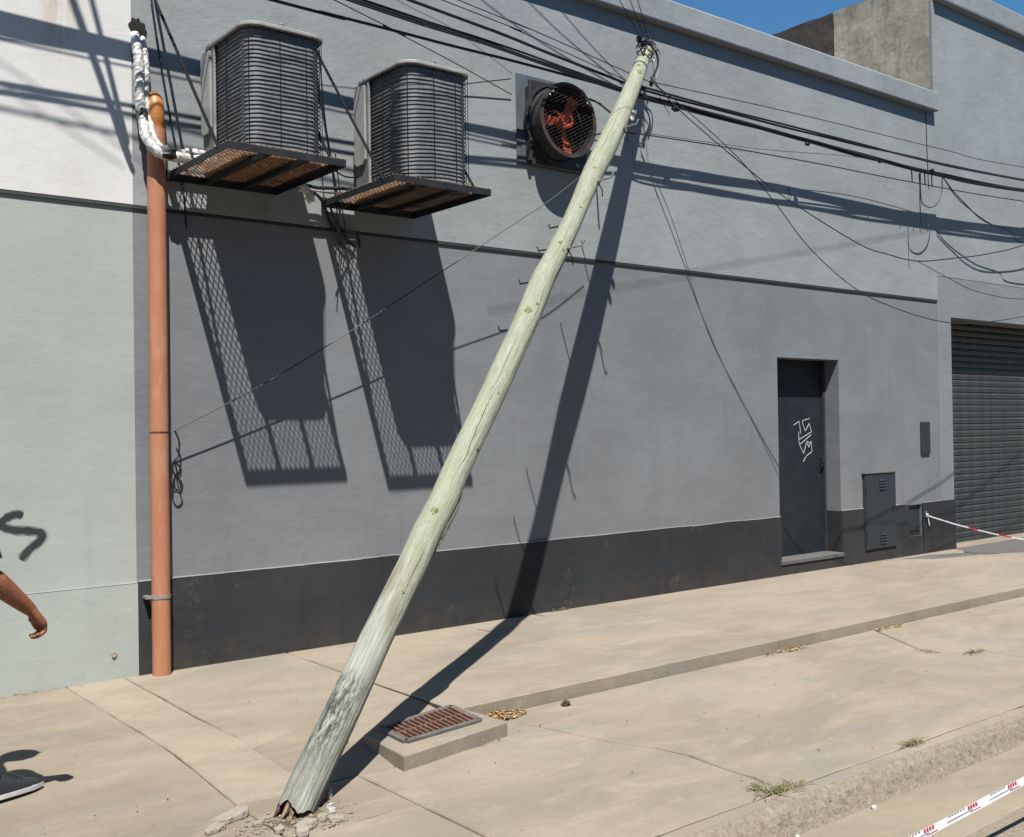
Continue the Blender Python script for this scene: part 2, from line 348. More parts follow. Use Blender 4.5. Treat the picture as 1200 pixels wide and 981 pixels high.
def tag(o, label, cat, group=None):
    o['label'] = label; o['category'] = cat
    if group: o['group'] = group
    return o
def copy_tree(o, parent=None):
    c = o.copy(); sc.collection.objects.link(c); OFF[c.name] = OFF.get(o.name, Vector())
    if parent: c.parent = parent
    for ch in list(o.children): copy_tree(ch, c)
    return c
def smooth_path(pts, k=8):
    P = [Vector(p) for p in pts]
    if len(P) < 3: return P
    P = [2*P[0]-P[1]]+P+[2*P[-1]-P[-2]]; out = []
    for i in range(1, len(P)-2):
        a, b, c, d = P[i-1:i+3]
        for j in range(k):
            t = j/k; out.append(.5*((2*b)+(c-a)*t+(2*a-5*b+4*c-d)*t*t+(3*b-a-3*c+d)*t**3))
    return out+[P[-2]]

# ------------------------------------------------------------------ setting: ground
g = MB(); g.box(-80, 80, -60, 12.5, -.40, -.205)
o = g.build('street', 'street'); o['kind'] = 'structure'
g = MB(); g.prism([(.36, -.204), (.36, -.006), (0, -.008), (-1.75, -.020), (-2.45, -.089), (-3.955, -.089), (-3.955, -.204)], 'x', -14, 3.386); g.prism([(.36, -.204), (.36, -.008), (-1.98, -.008), (-1.985, -.089), (-3.955, -.089), (-3.955, -.204)], 'x', 3.3865, 40)
o = g.build('ground', 'soil'); o['kind'] = 'structure'
pave = bpy.data.objects.new('pavement', None); sc.collection.objects.link(pave); pave['kind'] = 'structure'; OFF['pavement'] = Vector()
def slab(name, poly, mat, h, thick=.10, gap=.004, jit=.0022, parent=pave, **kw):
    # subdivide the outline, jitter, inset, small rounded arris
    pts = []
    for i in range(len(poly)):
        a = Vector(poly[i]); b = Vector(poly[(i+1) % len(poly)]); n = max(1, int((b-a).length/.12))
        pts += [a.lerp(b, j/n) for j in range(n)]
    area = sum(pts[i].x*pts[(i+1) % len(pts)].y-pts[(i+1) % len(pts)].x*pts[i].y for i in range(len(pts)))
    if area < 0: pts.reverse()
    m = len(pts); nor = []
    for i in range(m):
        d = (pts[(i+1) % m]-pts[i-1]).normalized(); nor.append(Vector((-d.y, d.x)))
    rings = []
    jt = [random.uniform(-jit, jit)+(random.random() < .05)*random.uniform(.004, .012) for _ in range(m)]
    for ins, dz in ((gap, -thick), (gap, -.007), (gap+.007, 0)):
        rings.append([pts[i]+nor[i]*(ins+max(0, jt[i]+jit)) for i in range(m)])
    mb = MB()
    for (ins, dz), rg in zip(((gap, -thick), (gap, -.007), (gap+.007, 0)), rings):
        for p in rg: mb.v.append(Vector((p.x, p.y, h(p.x, p.y)+dz)))
    for k in range(2):
        for i in range(m): j = (i+1) % m; mb.f.append((k*m+i, k*m+j, (k+1)*m+j, (k+1)*m+i))
    mb.f.append(tuple(2*m+i for i in range(m)))
    if h is not ramp_h: return mb.build(name, mat, parent, **kw)
    for i, v in enumerate(mb.v): v.z -= h(v.x, v.y)
    bm = bmesh.new(); vs = [bm.verts.new(v) for v in mb.v]
    for f in mb.f: bm.faces.new([vs[i] for i in f])
    for yy in (-1.75, -2.1):
        bmesh.ops.bisect_plane(bm, geom=list(bm.verts)+list(bm.edges)+list(bm.faces), plane_co=(0, yy, 0), plane_no=(0, 1, 0))
    bm.verts.index_update(); mb = MB(); mb.v = [Vector((v.co.x, v.co.y, v.co.z+h(v.co.x, v.co.y))) for v in bm.verts]; mb.f = [tuple(v.index for v in f.verts) for f in bm.faces]; bm.free()
    return mb.build(name, mat, parent, **kw)
def ramp_h(x, y):
    y = -y
    return -.012*max(0, y)/1.75 if y < 1.75 else -.012-.068*min(1, (y-1.75)/.70)
flat0 = lambda x, y: 0.
low = lambda x, y: -.08
CR = [(3.62, -2.035), (3.66, -2.2), (3.72, -2.43), (3.77, -2.67), (3.81, -2.86), (3.90, -3.06), (3.94, -3.25), (3.91, -3.49), (3.91, -3.67), (3.87, -3.88)]
slab('slab', [(-8, 0), (1.9, 0), (1.93, -2.45), (-8, -2.45)], 'conc2', ramp_h, jit=.001, gap=.002)
slab('slab', [(1.90, 0), (2.26, 0), (2.25, -1.2), (2.30, -2.45), (1.93, -2.45)], 'conc', ramp_h, gap=.0018)
slab('slab', [(2.26, 0), (3.385, 0), (3.385, -1.60), (2.8, -1.68), (2.26, -1.90)], 'conc', ramp_h, gap=.0018)
slab('slab', [(2.26, -1.90), (2.8, -1.68), (3.385, -1.60), (3.385, -2.45), (2.30, -2.45)], 'conc2', ramp_h, gap=.0018)
slab('slab', [(3.385, 0), (6.31, 0), (6.24, -2.035), (3.385, -2.035)], 'conc', flat0, .2, gap=.003)
slab('slab', [(6.31, 0), (9.5, 0), (9.42, -2.035), (6.24, -2.035)], 'conc', flat0, .2, gap=.003)
slab('slab', [(9.5, 0), (12.3, 0), (12.3, -2.035), (9.42, -2.035)], 'conc', flat0, .2, gap=.002)
slab('slab', [(12.3, .34), (17.5, .34), (17.5, -2.035), (12.3, -2.035)], 'conc', flat0, .2, gap=.002)
slab('slab', [(17.5, .0), (30, .0), (30, -2.035), (17.5, -2.035)], 'conc', flat0, .2)
slab('slab', [(-8, -2.45), (1.93, -2.45), (1.93, -3.88), (-8, -3.88)], 'conc2', low)
slab('slab', [(1.93, -2.45), (2.54, -2.45), (2.54, -2.95), (1.93, -2.95)], 'conc2', low, gap=.003)
slab('slab', [(1.93, -2.95), (2.54, -2.95), (2.54, -3.88), (1.93, -3.88)], 'conc', low, gap=.003)
slab('slab', [(2.54, -2.45), (3.385, -2.45), (3.46, -2.035)]+CR+[(2.54, -3.88)], 'conc', low, gap=.0058, jit=.003)
slab('slab', list(reversed(CR))+[(7.42, -2.035), (6.98, -2.72), (7.3, -3.0), (7.25, -3.88)], 'conc', low, gap=.0058, jit=.003)
slab('slab', [(7.42, -2.035), (12, -2.035), (12, -3.88), (7.25, -3.88), (7.3, -3.0), (6.98, -2.72)], 'conc', low, gap=.003)
slab('slab', [(12, -2.035), (24, -2.035), (24, -3.88), (12, -3.88)], 'conc', low)
# kerb of the lower pavement: smooth top strip, broken aggregate face
kx = [-8, 1.2, 3.95, 6.6, 9.6, 14, 24]
for a, b in zip(kx, kx[1:]):
    slab('kerb_stone', [(a, -3.88), (b, -3.88), (b, -3.965), (a, -3.965)], 'conc', low, .1, gap=.003, jit=.001)
def face_strip(x0, x1, nx=None, seed=0):
    mb = MB(); nx = nx or int((x1-x0)/.014); prof = [(-3.950, -.0815), (-3.966, -.0815), (-3.985, -.092), (-4.004, -.112), (-4.018, -.135), (-4.030, -.160), (-4.042, -.185), (-4.055, -.2065)]
    for i in range(nx+1):
        x = x0+(x1-x0)*i/nx
        for k, (y, z) in enumerate(prof):
            am = (.2, .5, .9, 1.0, .9, .8, .6, .3)[k]
            q = noise.noise(Vector((x*22, y*60, z*60+seed)))*.010+noise.noise(Vector((x*70, y*90, z*90)))*.007+noise.noise(Vector((x*3.1, 0, 2)))*.010
            mb.v.append(Vector((x, y-q*am+(.006 if k == 0 else 0), z+q*.35*am if k else z)))
    n = len(prof)
    for i in range(nx):
        for k in range(n-1): mb.f.append((i*n+k, (i+1)*n+k, (i+1)*n+k+1, i*n+k+1))
    return mb
o = face_strip(1.5, 9.5).build('broken_kerb_face', 'agg', pave, fix=False); o['kind'] = 'stuff'
o = face_strip(9.5, 24, 500).build('broken_kerb_face', 'agg', pave, fix=False); o['kind'] = 'stuff'
o = face_strip(-8, 1.5, 200).build('broken_kerb_face', 'agg', pave, fix=False); o['kind'] = 'stuff'
# gutter strip and rough road surface
def jag(y, x0, x1, st, amp, sd): 
    n = int((x1-x0)/st); return [(x0+(x1-x0)*i/n, y+amp*noise.noise(Vector((i*.31, sd, 0)))) for i in range(n+1)]
e1 = jag(-4.48, -8, 24, .12, .05, 3.3)
slab('gutter_slab', [(-8, -4.03), (24, -4.03)]+list(reversed(e1)), 'street', lambda x, y: -.2, .02, jit=0, gap=0)
rd = slab('road_surface', e1+[(24, -5.3), (-8, -5.3)], 'agg', lambda x, y: -.2005, .01, jit=0, gap=.001)
MT['asph'] = mat_simple('asphalt', (.048, .047, .046), .95, var=.2, sc_=3, bump=.6)
slab('asphalt', [(-70, -5.3), (75, -5.3), (75, -13.5), (-70, -13.5)], 'asph', lambda x, y: -.1995, .01, jit=.001, gap=.001)  # unseen road, added dark to cut light bounced onto the wall
# thin wear patch on the forecourt
slab('asphalt_patch', [(12.25, -.02), (15.2, .05), (15.6, -1.15), (13.2, -1.05), (12.05, -.55)], 'patch', lambda x, y: .005, .004, gap=0, jit=.004)
slab('damp_stain', [(10.95, -.12), (11.5, -.10), (12.05, -.35), (11.9, -.52), (11.2, -.36)], 'patch', lambda x, y: .004, .003, gap=0, jit=.01)
# round inspection cover
mh = MB(); mh.prism([(12.16+.2*math.cos(a*math.pi/12), -.42+.2*math.sin(a*math.pi/12)) for a in range(24)], 'z', .0, .010)
mho = tag(mh.build('manhole_cover', 'grateframe', None), 'small dark round inspection cover in the pavement by the garage pier', 'manhole cover')
m2 = MB(); m2.prism([(12.16+.15*math.cos(a*math.pi/10), -.42+.15*math.sin(a*math.pi/10)) for a in range(20)], 'z', .0101, .013); OFF[mho.name] = Vector(mho.location); m2.build('cover_plate', 'patch', mho)

# ------------------------------------------------------------------ buildings
def wall_grid(xs, zs, y, hole, yb=.35):
    mb = MB()
    for i in range(len(xs)-1):
        for k in range(len(zs)-1):
            if hole(i, k): continue
            mb.box(xs[i], xs[i+1], y, yb, zs[k], zs[k+1])
    return mb
GB = thing('grey_building', 'long grey plastered building with charcoal plinth behind the leaning pole', 'building', (7, .2, 0))
xs = [2.345, 8.915, 9.975, 11.285, 11.585, 12.0]; zs = [-.1, .12, .22, .585, 2.24, 3.0]
# lower wall: door column from .12 to 2.24, niche .22-.585
def lowhole(i, k): return (i == 1 and k >= 1 and k <= 3) or (i == 3 and k == 2)
mb = MB()
mb.box(2.345, 8.915, 0, .4, -.1, 3.0); mb.box(8.915, 9.975, 0, .4, 2.24, 3.0); mb.box(8.915, 9.975, .0, .4, -.1, .10)
mb.box(9.975, 11.285, 0, .4, -.1, 3.0); mb.box(11.285, 11.585, 0, .4, .585, 3.0); mb.box(11.285, 11.585, 0, .4, -.1, .22); mb.box(11.285, 11.585, .12, .4, .22, .585)
mb.box(11.585, 12.0, 0, .4, -.1, 3.0)
mb.build('lower_wall', 'grey_lo', GB)
MB().box(8.915, 9.975, .24, .4, .10, 2.24).build('door_backing', 'dark', GB)
mb = MB(); mb.box(2.345, 12.0, -.016, .4, 3.022, 5.275); mb.build('upper_wall', 'grey_up', GB)
mb = MB(); mb.box(2.345, 11.99, -.014, .35, 3.0, 3.022); mb.build('step_shade_strip', 'darkband', GB)  # shadow line below the proud upper wall, painted as a dark strip
# plinth 16 mm proud with a pale lip that paints in the sunlit upper edge
pl = MB()
def wavy_top(x0, x1, z):  # plinth board with slightly uneven upper edge
    n = max(2, int((x1-x0)/.15)); vs = []
    for i in range(n+1):
        x = x0+(x1-x0)*i/n; dz = .006*noise.noise(Vector((x*2.3, 5, 0)))
        vs.append((x, z+dz))
    return [(x0, -.1)]+vs+[(x1, -.1)]
for a, b in ((2.347, 8.915), (9.975, 11.285), (11.585, 11.998)):
    p = wavy_top(a, b, .600)
    p = [p[0]]+p[1:-1]+[p[-1]]; pl.prism(p, 'y', -.016, .002)
pl.box(8.915, 9.975, -.016, .002, -.1, .102); pl.box(11.285, 11.585, -.016, .002, -.1, .222)
MB().box(9.972, 9.9745, .003, .2, .152, .597).build('jamb_plinth', 'plinth', GB); MB().box(8.9155, 8.918, .003, .2, .152, .597).build('jamb_plinth', 'plinth', GB)
pl.build('plinth', 'plinth', GB)
MB().box(11.287, 11.583, .03, .06, .275, .584).build('niche_flap', 'cab', GB)
lp = MB()
for a, b in ((2.347, 8.914), (9.976, 11.284), (11.586, 11.997)):
    lp = MB(); n = int((b-a)/.15)+1
    for i in range(n):
        xa, xb = a+(b-a)*i/n, a+(b-a)*(i+1)/n; za = .600+.006*noise.noise(Vector((xa*2.3, 5, 0)))
        lp.box(xa, xb-.001, -.0175, -.0005, za+.001, za+.006)
    lp.build('plinth_lip', 'lip', GB)
MB().box(8.905, 9.985, -.03, .235, .105, .15)  .build('threshold', 'patch', GB, bevel=.006)
# niche hole lower dark slot + reveal
MB().box(11.29, 11.58, .02, .118, .222, .262).build('niche_slot', 'dark', GB)
MB().box(11.592, 11.60, -.022, -.014, .05, .24).build('wall_crack', 'dark', GB)
# cornice with drip shadow
mb = MB(); mb.prism([(.02, 5.275), (-.095, 5.278), (-.100, 5.29), (-.100, 5.49), (-.090, 5.505), (.32, 5.515), (.32, 5.275)], 'x', -.0, 11.955)
for v in mb.v:
    if v.x < 1: v.x = 2.345
mb.build('cornice', 'cornice', GB)
MB().box(2.345, 12.0, .4, 12, 4.4, 4.7).build('roof', 'cornice', GB)
MB().box(2.345, 12.0, .32, .4, 4.4, 5.50).build('parapet', 'cornice', GB)
# control joint against the garage
MB().box(12.0, 12.0045, .01, .3, .61, 5.27).build('expansion_joint', 'darkband', GB)
# door
dr = MB().box(8.925, 9.93, .20, .235, .152, 2.235).build('door', 'door', GB, bevel=.003)
MB().box(9.90, 9.925, .175, .2, 1.06, 1.19).build('lock', 'blackmetal', dr, bevel=.004)
for zc in (.45, 1.2, 1.95): MB().box(8.927, 8.945, .185, .1995, zc-.05, zc+.05).build('hinge', 'blackmetal', dr)
MB().tube([(9.91, .175, 1.13), (9.91, .15, 1.13), (9.86, .145, 1.13)], .008).build('handle', 'blackmetal', dr)
MB().box(9.932, 9.962, .17, .236, .152, 2.235).build('door_frame', 'plinth', GB)
def strokes(mb, pls, w, y, th=.0015):
    for pl_ in pls:
        for a, b in zip(pl_, pl_[1:]):
            a = Vector((a[0], y, a[1])); b = Vector((b[0], y, b[1])); d = (b-a).normalized()
            mb.beam(a-d*w*.35, b+d*w*.35, w, th, (0, -1, 0))
# door tag: photograph crop of 803x981 px covers 90x110 px
def tg(u, v): return (9.44+(u-305)*.00170, 1.615-(v-235)*.00082*1.12)
T1 = [[(305, 315), (360, 275), (375, 420)], [(465, 240), (390, 270), (420, 390), (465, 300), (485, 400)], [(355, 395), (352, 490), (485, 400)],
      [(352, 490), (360, 550), (480, 435)], [(360, 550), (400, 655), (435, 515), (455, 585), (480, 510), (488, 635), (430, 680), (397, 745)], [(440, 510), (470, 540)]]
mb = MB(); strokes(mb, [[tg(*p) for p in q] for q in T1], .0075, .1985); mb.build('graffiti_tag', 'chalk', dr)

# neighbour with white upper wall and green lower wall
NB = thing('white_and_green_building', 'neighbouring building with white upper wall and pale green lower wall at the left', 'building', (-2, .2, 0))
MB().box(-9, 2.344, -.002, .4, -.1, 3.0).build('lower_wall', 'green', NB)
MB().box(-9, 2.343, -.018, .4, 3.022, 6.2).build('upper_wall', 'white', NB)
MB().box(-9, 2.343, -.016, .35, 3.0, 3.022).build('step_shade_strip', 'greenband', NB)  # dark strip painting the step shadow on the neighbour
MB().box(-9, 2.346, -.016, .0, -.1, .592).build('plinth', 'green', NB)
MB().box(-9, 2.344, -.0175, .0, .593, .5962).build('plinth_lip', 'lip', NB)
MB().box(-9, 2.30, .4, 12, 4.6, 4.9).build('roof', 'cornice', NB)
# spray-painted mark
def gr(u, v): return (1.535+u*.001375, 1.20-(v-160)*.00108)
S1 = [(95, 285), (70, 275), (40, 285), (12, 310), (12, 340), (60, 362), (120, 372), (172, 390), (165, 430), (120, 475), (85, 530)]
def blobline(pts, w, y, th):
    P = smooth_path([(a, 0, b) for a, b in pts], 5); mb = MB()
    mb.tube([(p.x, 0, p.z) for p in P], w, 10)
    for v in mb.v: v.y = y+v.y*th
    return mb
def spray(pts, w, y, mat, nm, wob):
    P = smooth_path([gr(*p) for p in pts] if 0 else [(gr(*p)[0], 0, gr(*p)[1]) for p in pts], 6); mb = MB(); m = len(P)
    rs = [w*(1+wob*noise.noise(Vector((i*.35, w*99, 0))))*min(1, (i+1)/2.5, (m-i)/2.5)**.5 for i in range(m)]
    mb.tube(P, rs, 12)
    for v in mb.v: v.y = y+(.0001 if v.y > 0 else -.0001)
    return mb.build(nm, mat, NB)
spray(S1[4:], .033, -.0022, 'mist2', 'overspray', .35); spray(S1, .0265, -.0026, 'mist', 'overspray', .3); spray(S1, .0195, -.0030, 'spray', 'spray_mark', .25)
MB().blob((2.19, -.006, .16), (.022, .02, .03), 2, .4).build('plaster_chip', 'chunk', NB)

# garage building on the right
GA = thing('garage_building', 'taller grey building with a wide roller shutter at the right', 'building', (15, .2, 0))
mb = MB(); mb.box(12.005, 12.315, 0, .5, -.1, 3.32); mb.box(12.315, 16.3, 0, .5, 2.83, 3.32); mb.box(16.3, 24, 0, .5, -.1, 3.32); mb.build('lower_wall', 'grey_pier', GA)
MB().box(12.005, 24, -.003, .5, 3.3205, 6.66).build('upper_wall', 'grey_up', GA)
MB().box(12.005, 12.318, -.016, .0, -.1, .60).build('plinth', 'plinth', GA); MB().box(12.3155, 12.318, .001, .33, -.1, .60).build('jamb_plinth', 'plinth', GA); MB().box(16.3, 24, -.016, 0, -.1, .60).build('plinth', 'plinth', GA)
MB().prism([(.02, 6.66), (-.085, 6.67), (-.09, 6.69), (-.09, 6.92), (-.08, 6.935), (.4, 6.94), (.4, 6.66)], 'x', 12.03, 24).build('cornice', 'cornice', GA)
# its old exposed flank above the lower roof: rough, uneven skin
def rough_flank(y0, y1, nm, mat):
    mb = MB(); ny, nz = int((y1-y0)/.035), 56
    for i in range(ny+1):
        for k in range(nz+1):
            y = y0+(y1-y0)*i/ny; z = 4.9+(6.94-4.9)*k/nz+(.02*noise.noise(Vector((y*3, 0, 0))) if k == nz else 0)
            q = noise.noise(Vector((0, y*3, z*3)))*.008+noise.noise(Vector((0, y*14, z*14)))*.002
            mb.v.append(Vector((11.985+q, y, z)))
    for i in range(ny):
        for k in range(nz): a = i*(nz+1)+k; mb.f.append((a, a+1, a+nz+2, a+nz+1))
    mb.box(12.02, 12.2, y0, y1, 4.7, 6.93); return mb.build(nm, mat, GA)
rough_flank(.02, 1.36, 'bare_flank', 'old'); rough_flank(1.37, 9, 'mouldy_flank', 'olddark')
MB().box(12.2, 24, .5, 12, 6.4, 6.7).build('roof', 'cornice', GA)
# roller shutter of separate curved laths
sh = bpy.data.objects.new('roller_shutter', None); sc.collection.objects.link(sh); sh.parent = GA; OFF[sh.name] = OFF[GA.name]
p = .0815; prof = [(.345, 0), (.333, .002), (.326, .010), (.3235, .016), (.3275, .022), (.322, .038), (.3235, .058), (.330, .072), (.334, .078), (.345, .080)]
sb = MB(); sb.prism(prof, 'x', 12.325, 16.29); s0 = None
for i in range(35):
    if i == 0: s0 = sb.build('shutter_lath', 'shut', sh); q = s0
    else: q = s0.copy(); sc.collection.objects.link(q)
    q.location = s0.location*1; q.location.z = .055+i*p; q.location.x += 0; q.rotation_euler = (0, 0, 0)
MB().box(12.32, 16.295, .315, .35, .002, .054).build('bottom_rail', 'shut', GA, bevel=.004)
MB().box(12.316, 12.34, .29, .4, 0, 2.83).build('guide_rail', 'blackmetal', GA); MB().box(16.275, 16.3, .29, .4, 0, 2.83).build('guide_rail', 'blackmetal', GA)
MB().box(12.32, 16.3, .38, .5, 0, 2.83).build('shutter_backing', 'dark', GA)

# unseen far side of the street: a plain terrace added to darken the wall shadows
MT['brick_paint'] = mat_plaster('terrace_render', (.27, .235, .20), .10)
MT['window_glass'] = mat_simple('dark_window', (.03, .035, .04), .15)
OB = thing('added_terrace_across_street', 'plain two-storey rendered terrace, added unseen behind the camera to deepen the wall shadows', 'building', (0, -17, -.2))
MB().box(-45, 70, -26, -16.5, -.2, 8.2).build('wall', 'brick_paint', OB)
MB().box(-45.1, 70.1, -16.5, -16.3, 7.9, 8.35).build('cornice', 'cornice', OB)
for i in range(18):
    x = -40+i*6
    for z0, z1 in ((.9, 2.4), (4.4, 6.1)):
        wn = MB().box(x, x+1.2, -16.5, -16.46, z0, z1).build('window', 'window_glass', OB); MB().box(x-.1, x+1.3, -16.5, -16.35, z0-.12, z0-.004).build('sill', 'kerb', wn)
    MB().box(x+2.8, x+3.8, -16.5, -16.45, -.04, 2.2).build('door', 'door', OB)
slab('far_pavement', [(-45, -16.5), (70, -16.5), (70, -13.5), (-45, -13.5)], 'conc2', lambda x, y: -.05, .14, jit=.001)

# ------------------------------------------------------------------ wall fittings
c = thing('service_cabinet', 'slate blue metal service cabinet with louvres beside the door', 'cabinet', (10.69, 0, .13))
MB().box(10.385, 10.995, -.030, .0, .135, .985).build('cabinet_box', 'cab', c, bevel=.003)
dd = MB().box(10.40, 10.98, -.036, -.0305, .145, .965).build('cabinet_door', 'cab', c, bevel=.002)
MB().box(10.365, 11.01, -.045, .0, .986, 1.0).build('cap', 'acpanel', c)
for zc in (.87, .26):
    for k in range(4): MB().prism([(-.0365, zc+.03-k*.032), (-.0365, zc+.045-k*.032), (-.049, zc+.03-k*.032)], 'x', 10.66, 10.78).build('louvre', 'cab', dd)
for zc in (.30, .80): MB().box(10.392, 10.402, -.042, -.0305, zc-.03, zc+.03).build('hinge', 'blackmetal', dd)
MB().box(10.92, 10.95, -.044, -.0365, .55, .60).build('latch', 'blackmetal', dd)
c = tag(MB().box(11.575, 11.765, -.022, .0, 1.17, 1.555).build('wall_plate', 'cab', None, bevel=.004), 'small narrow slate blue blank plate on the grey wall near the garage', 'wall plate')
dp = thing('drainpipe', 'orange plastic drainpipe standing against the wall at the building joint', 'drainpipe', (2.47, -.075, -.01))
P = [(2.472, -.077, z) for z in (-.01, .6, 1.3, 1.548)]
MB().tube(P, .0585, 24).build('pipe', 'pvc', dp, smooth=True)
MB().tube([(2.472, -.077, 1.552), (2.474, -.077, 2.4), (2.475, -.077, 3.515)], .0585, 24).build('pipe', 'pvc', dp, smooth=True)
MB().tube([(2.472, -.077, 1.546), (2.472, -.077, 1.555)], .055, 24).build('joint', 'dark', dp)
MB().tube([(2.475, -.077, 3.50), (2.475, -.077, 3.545), (2.475, -.077, 3.56), (2.475, -.077, 3.60)], [.05, .05, .056, .056], 24).build('coupler', 'pvc2', dp, smooth=True)
MB().tube(smooth_path([(2.475, -.077, 3.60), (2.475, -.073, 3.66), (2.475, -.045, 3.71), (2.475, -.0, 3.725)], 5), .055, 24).build('elbow', 'pvc2', dp, smooth=True)
cl = MB().tube([(2.472, -.077, .49), (2.472, -.077, .512)], .062, 24).build('clamp', 'steel', dp, smooth=True)
MB().box(2.375, 2.41, -.085, -.0165, .492, .51).build('clamp_ear', 'steel', cl)
MB().tube([(2.473, -.077, 1.556), (2.473, -.077, 1.560)], .0605, 20).build('tie_wire', 'black', dp)

# foil lagged refrigerant pipes
fo = thing('lagged_pipes', 'silver foil wrapped refrigerant pipes running from a hole in the wall to the first unit', 'insulated pipe', (2.37, -.05, 3.3))
FP = [(2.368, .0, 4.13), (2.367, -.06, 4.003), (2.37, -.08, 3.861), (2.368, -.08, 3.724), (2.381, -.10, 3.557), (2.386, -.16, 3.424), (2.447, -.2, 3.335), (2.557, -.2, 3.322), (2.8, -.2, 3.325)]
pp = smooth_path(FP, 10); mb = MB(); mb.tube(pp, [.032+.005*noise.noise(Vector((i*.45, 0, 0))) for i in range(len(pp))], 14, jit=.09); mb.build('foil_wrap', 'foil', fo)
FP2 = [(a+.05, b+.01, c_+.015) for a, b, c_ in FP]; pp = smooth_path(FP2, 10); mb = MB(); mb.tube(pp, [.020+.004*noise.noise(Vector((i*.4, 7, 0))) for i in range(len(pp))], 12, jit=.10); mb.build('foil_wrap', 'foil', fo)
pp = smooth_path([(2.6, -.2, 3.35), (2.66, -.2, 3.37), (2.8, -.2, 3.36)], 8); mb = MB(); mb.tube(pp, .022, 12, jit=.2); mb.build('foil_wrap', 'foil', fo)
for (x, y, z, dx, dz) in ((2.50, -.21, 3.335, .04, .008), (2.375, -.1, 3.60, .0, .012)):
    MB().tube([(x-dx, y, z-dz), (x, y-.004, z), (x+dx, y, z+dz)], .040 if dx else .036, 12, jit=.3).build('black_tape', 'black', fo)
MB().blob((2.385, -.014, 4.15), (.055, .012, .085), 4, .2, 2.0).build('wall_hole', 'dark', fo)

# ------------------------------------------------------------------ support platforms
def platform():
    x0, x1, y0, y1, z = 2.557, 3.340, -1.005, -.03, 3.225
    t = thing('mesh_platform', 'rusty mesh platform on angle iron under the first air-conditioning unit', 'platform', ((x0+x1)/2, 0, z), 'steel platforms under the condensing units')
    def angle(a, b, nm='frame_rail'):
        a, b = Vector(a), Vector(b); mb = MB(); mb.beam(a, b, .006, .042); d = (b-a).normalized(); s_ = d.cross(Vector((0, 0, 1)))
        c_ = Vector(((x0+x1)/2, (y0+y1)/2, z)); inn = s_ if (c_-a).dot(s_) > 0 else -s_
        mb.beam(a+inn*.018+Vector((0, 0, .0215)), b+inn*.018+Vector((0, 0, .0215)), .036, .005); mb.build(nm, 'blackmetal', t)
    angle((x0, y0, z), (x1, y0, z)); angle((x0, y1, z), (x1, y1, z)); angle((x0, y0+.003, z), (x0, y1-.003, z)); angle((x1, y0+.003, z), (x1, y1-.003, z))
    for k in (1, 2):
        x = x0+(x1-x0)*k/3+.01; MB().box(x-.014, x+.014, y0+.005, y1, z-.018, z+.018).build('cross_bar', 'blackmetal', t)
    # expanded metal: diamonds
    mb = MB(); pit = .037; zz = z+.027; import itertools
    def clip(c_, sgn):
        # line x = c + sgn*1.0*(y)  inside the rectangle
        pts = []
        k = .85*sgn
        for y in (y0, y1):
            x = c_+k*(y-y0)
            if x0 <= x <= x1: pts.append((x, y))
        for x in (x0, x1):
            y = y0+(x-c_)/k
            if y0 < y < y1: pts.append((x, y))
        return pts if len(pts) == 2 else None
    cc = x0-1.2
    while cc < x1+1.2:
        for sgn in (1, -1):
            q = clip(cc, sgn)
            if q and (Vector(q[0])-Vector(q[1])).length > .02: mb.beam((q[0][0], q[0][1], zz+(.001 if sgn > 0 else -.001)), (q[1][0], q[1][1], zz+(.001 if sgn > 0 else -.001)),   .0060, .003)
        cc += pit
    mb.build('mesh_deck', 'rustmesh', t, kind='stuff')
    # hangers up to the wall and stub brackets
    for x, dx in ((x0+.004, -.06), (x1-.004, -.03)):
        MB().beam((x+dx, -.0, 4.40 if dx < -.05 else 4.36), (x, y0+.13, z+.0), .007, .020, (1, 0, 0)).build('stay_bar', 'wire', t)
    for x in (x0+.02, x1-.02): MB().box(x-.02, x+.02, -.03, -.016, z-.02, z+.05).build('wall_bracket', 'blackmetal', t)
    return t
P1 = platform(); P2 = copy_tree(P1); P2.location.x += 1.127; P2.location.y -= .02; P2.location.z = 3.180
P2['label'] = 'rusty mesh platform on angle iron under the second unit, nearer the pole'

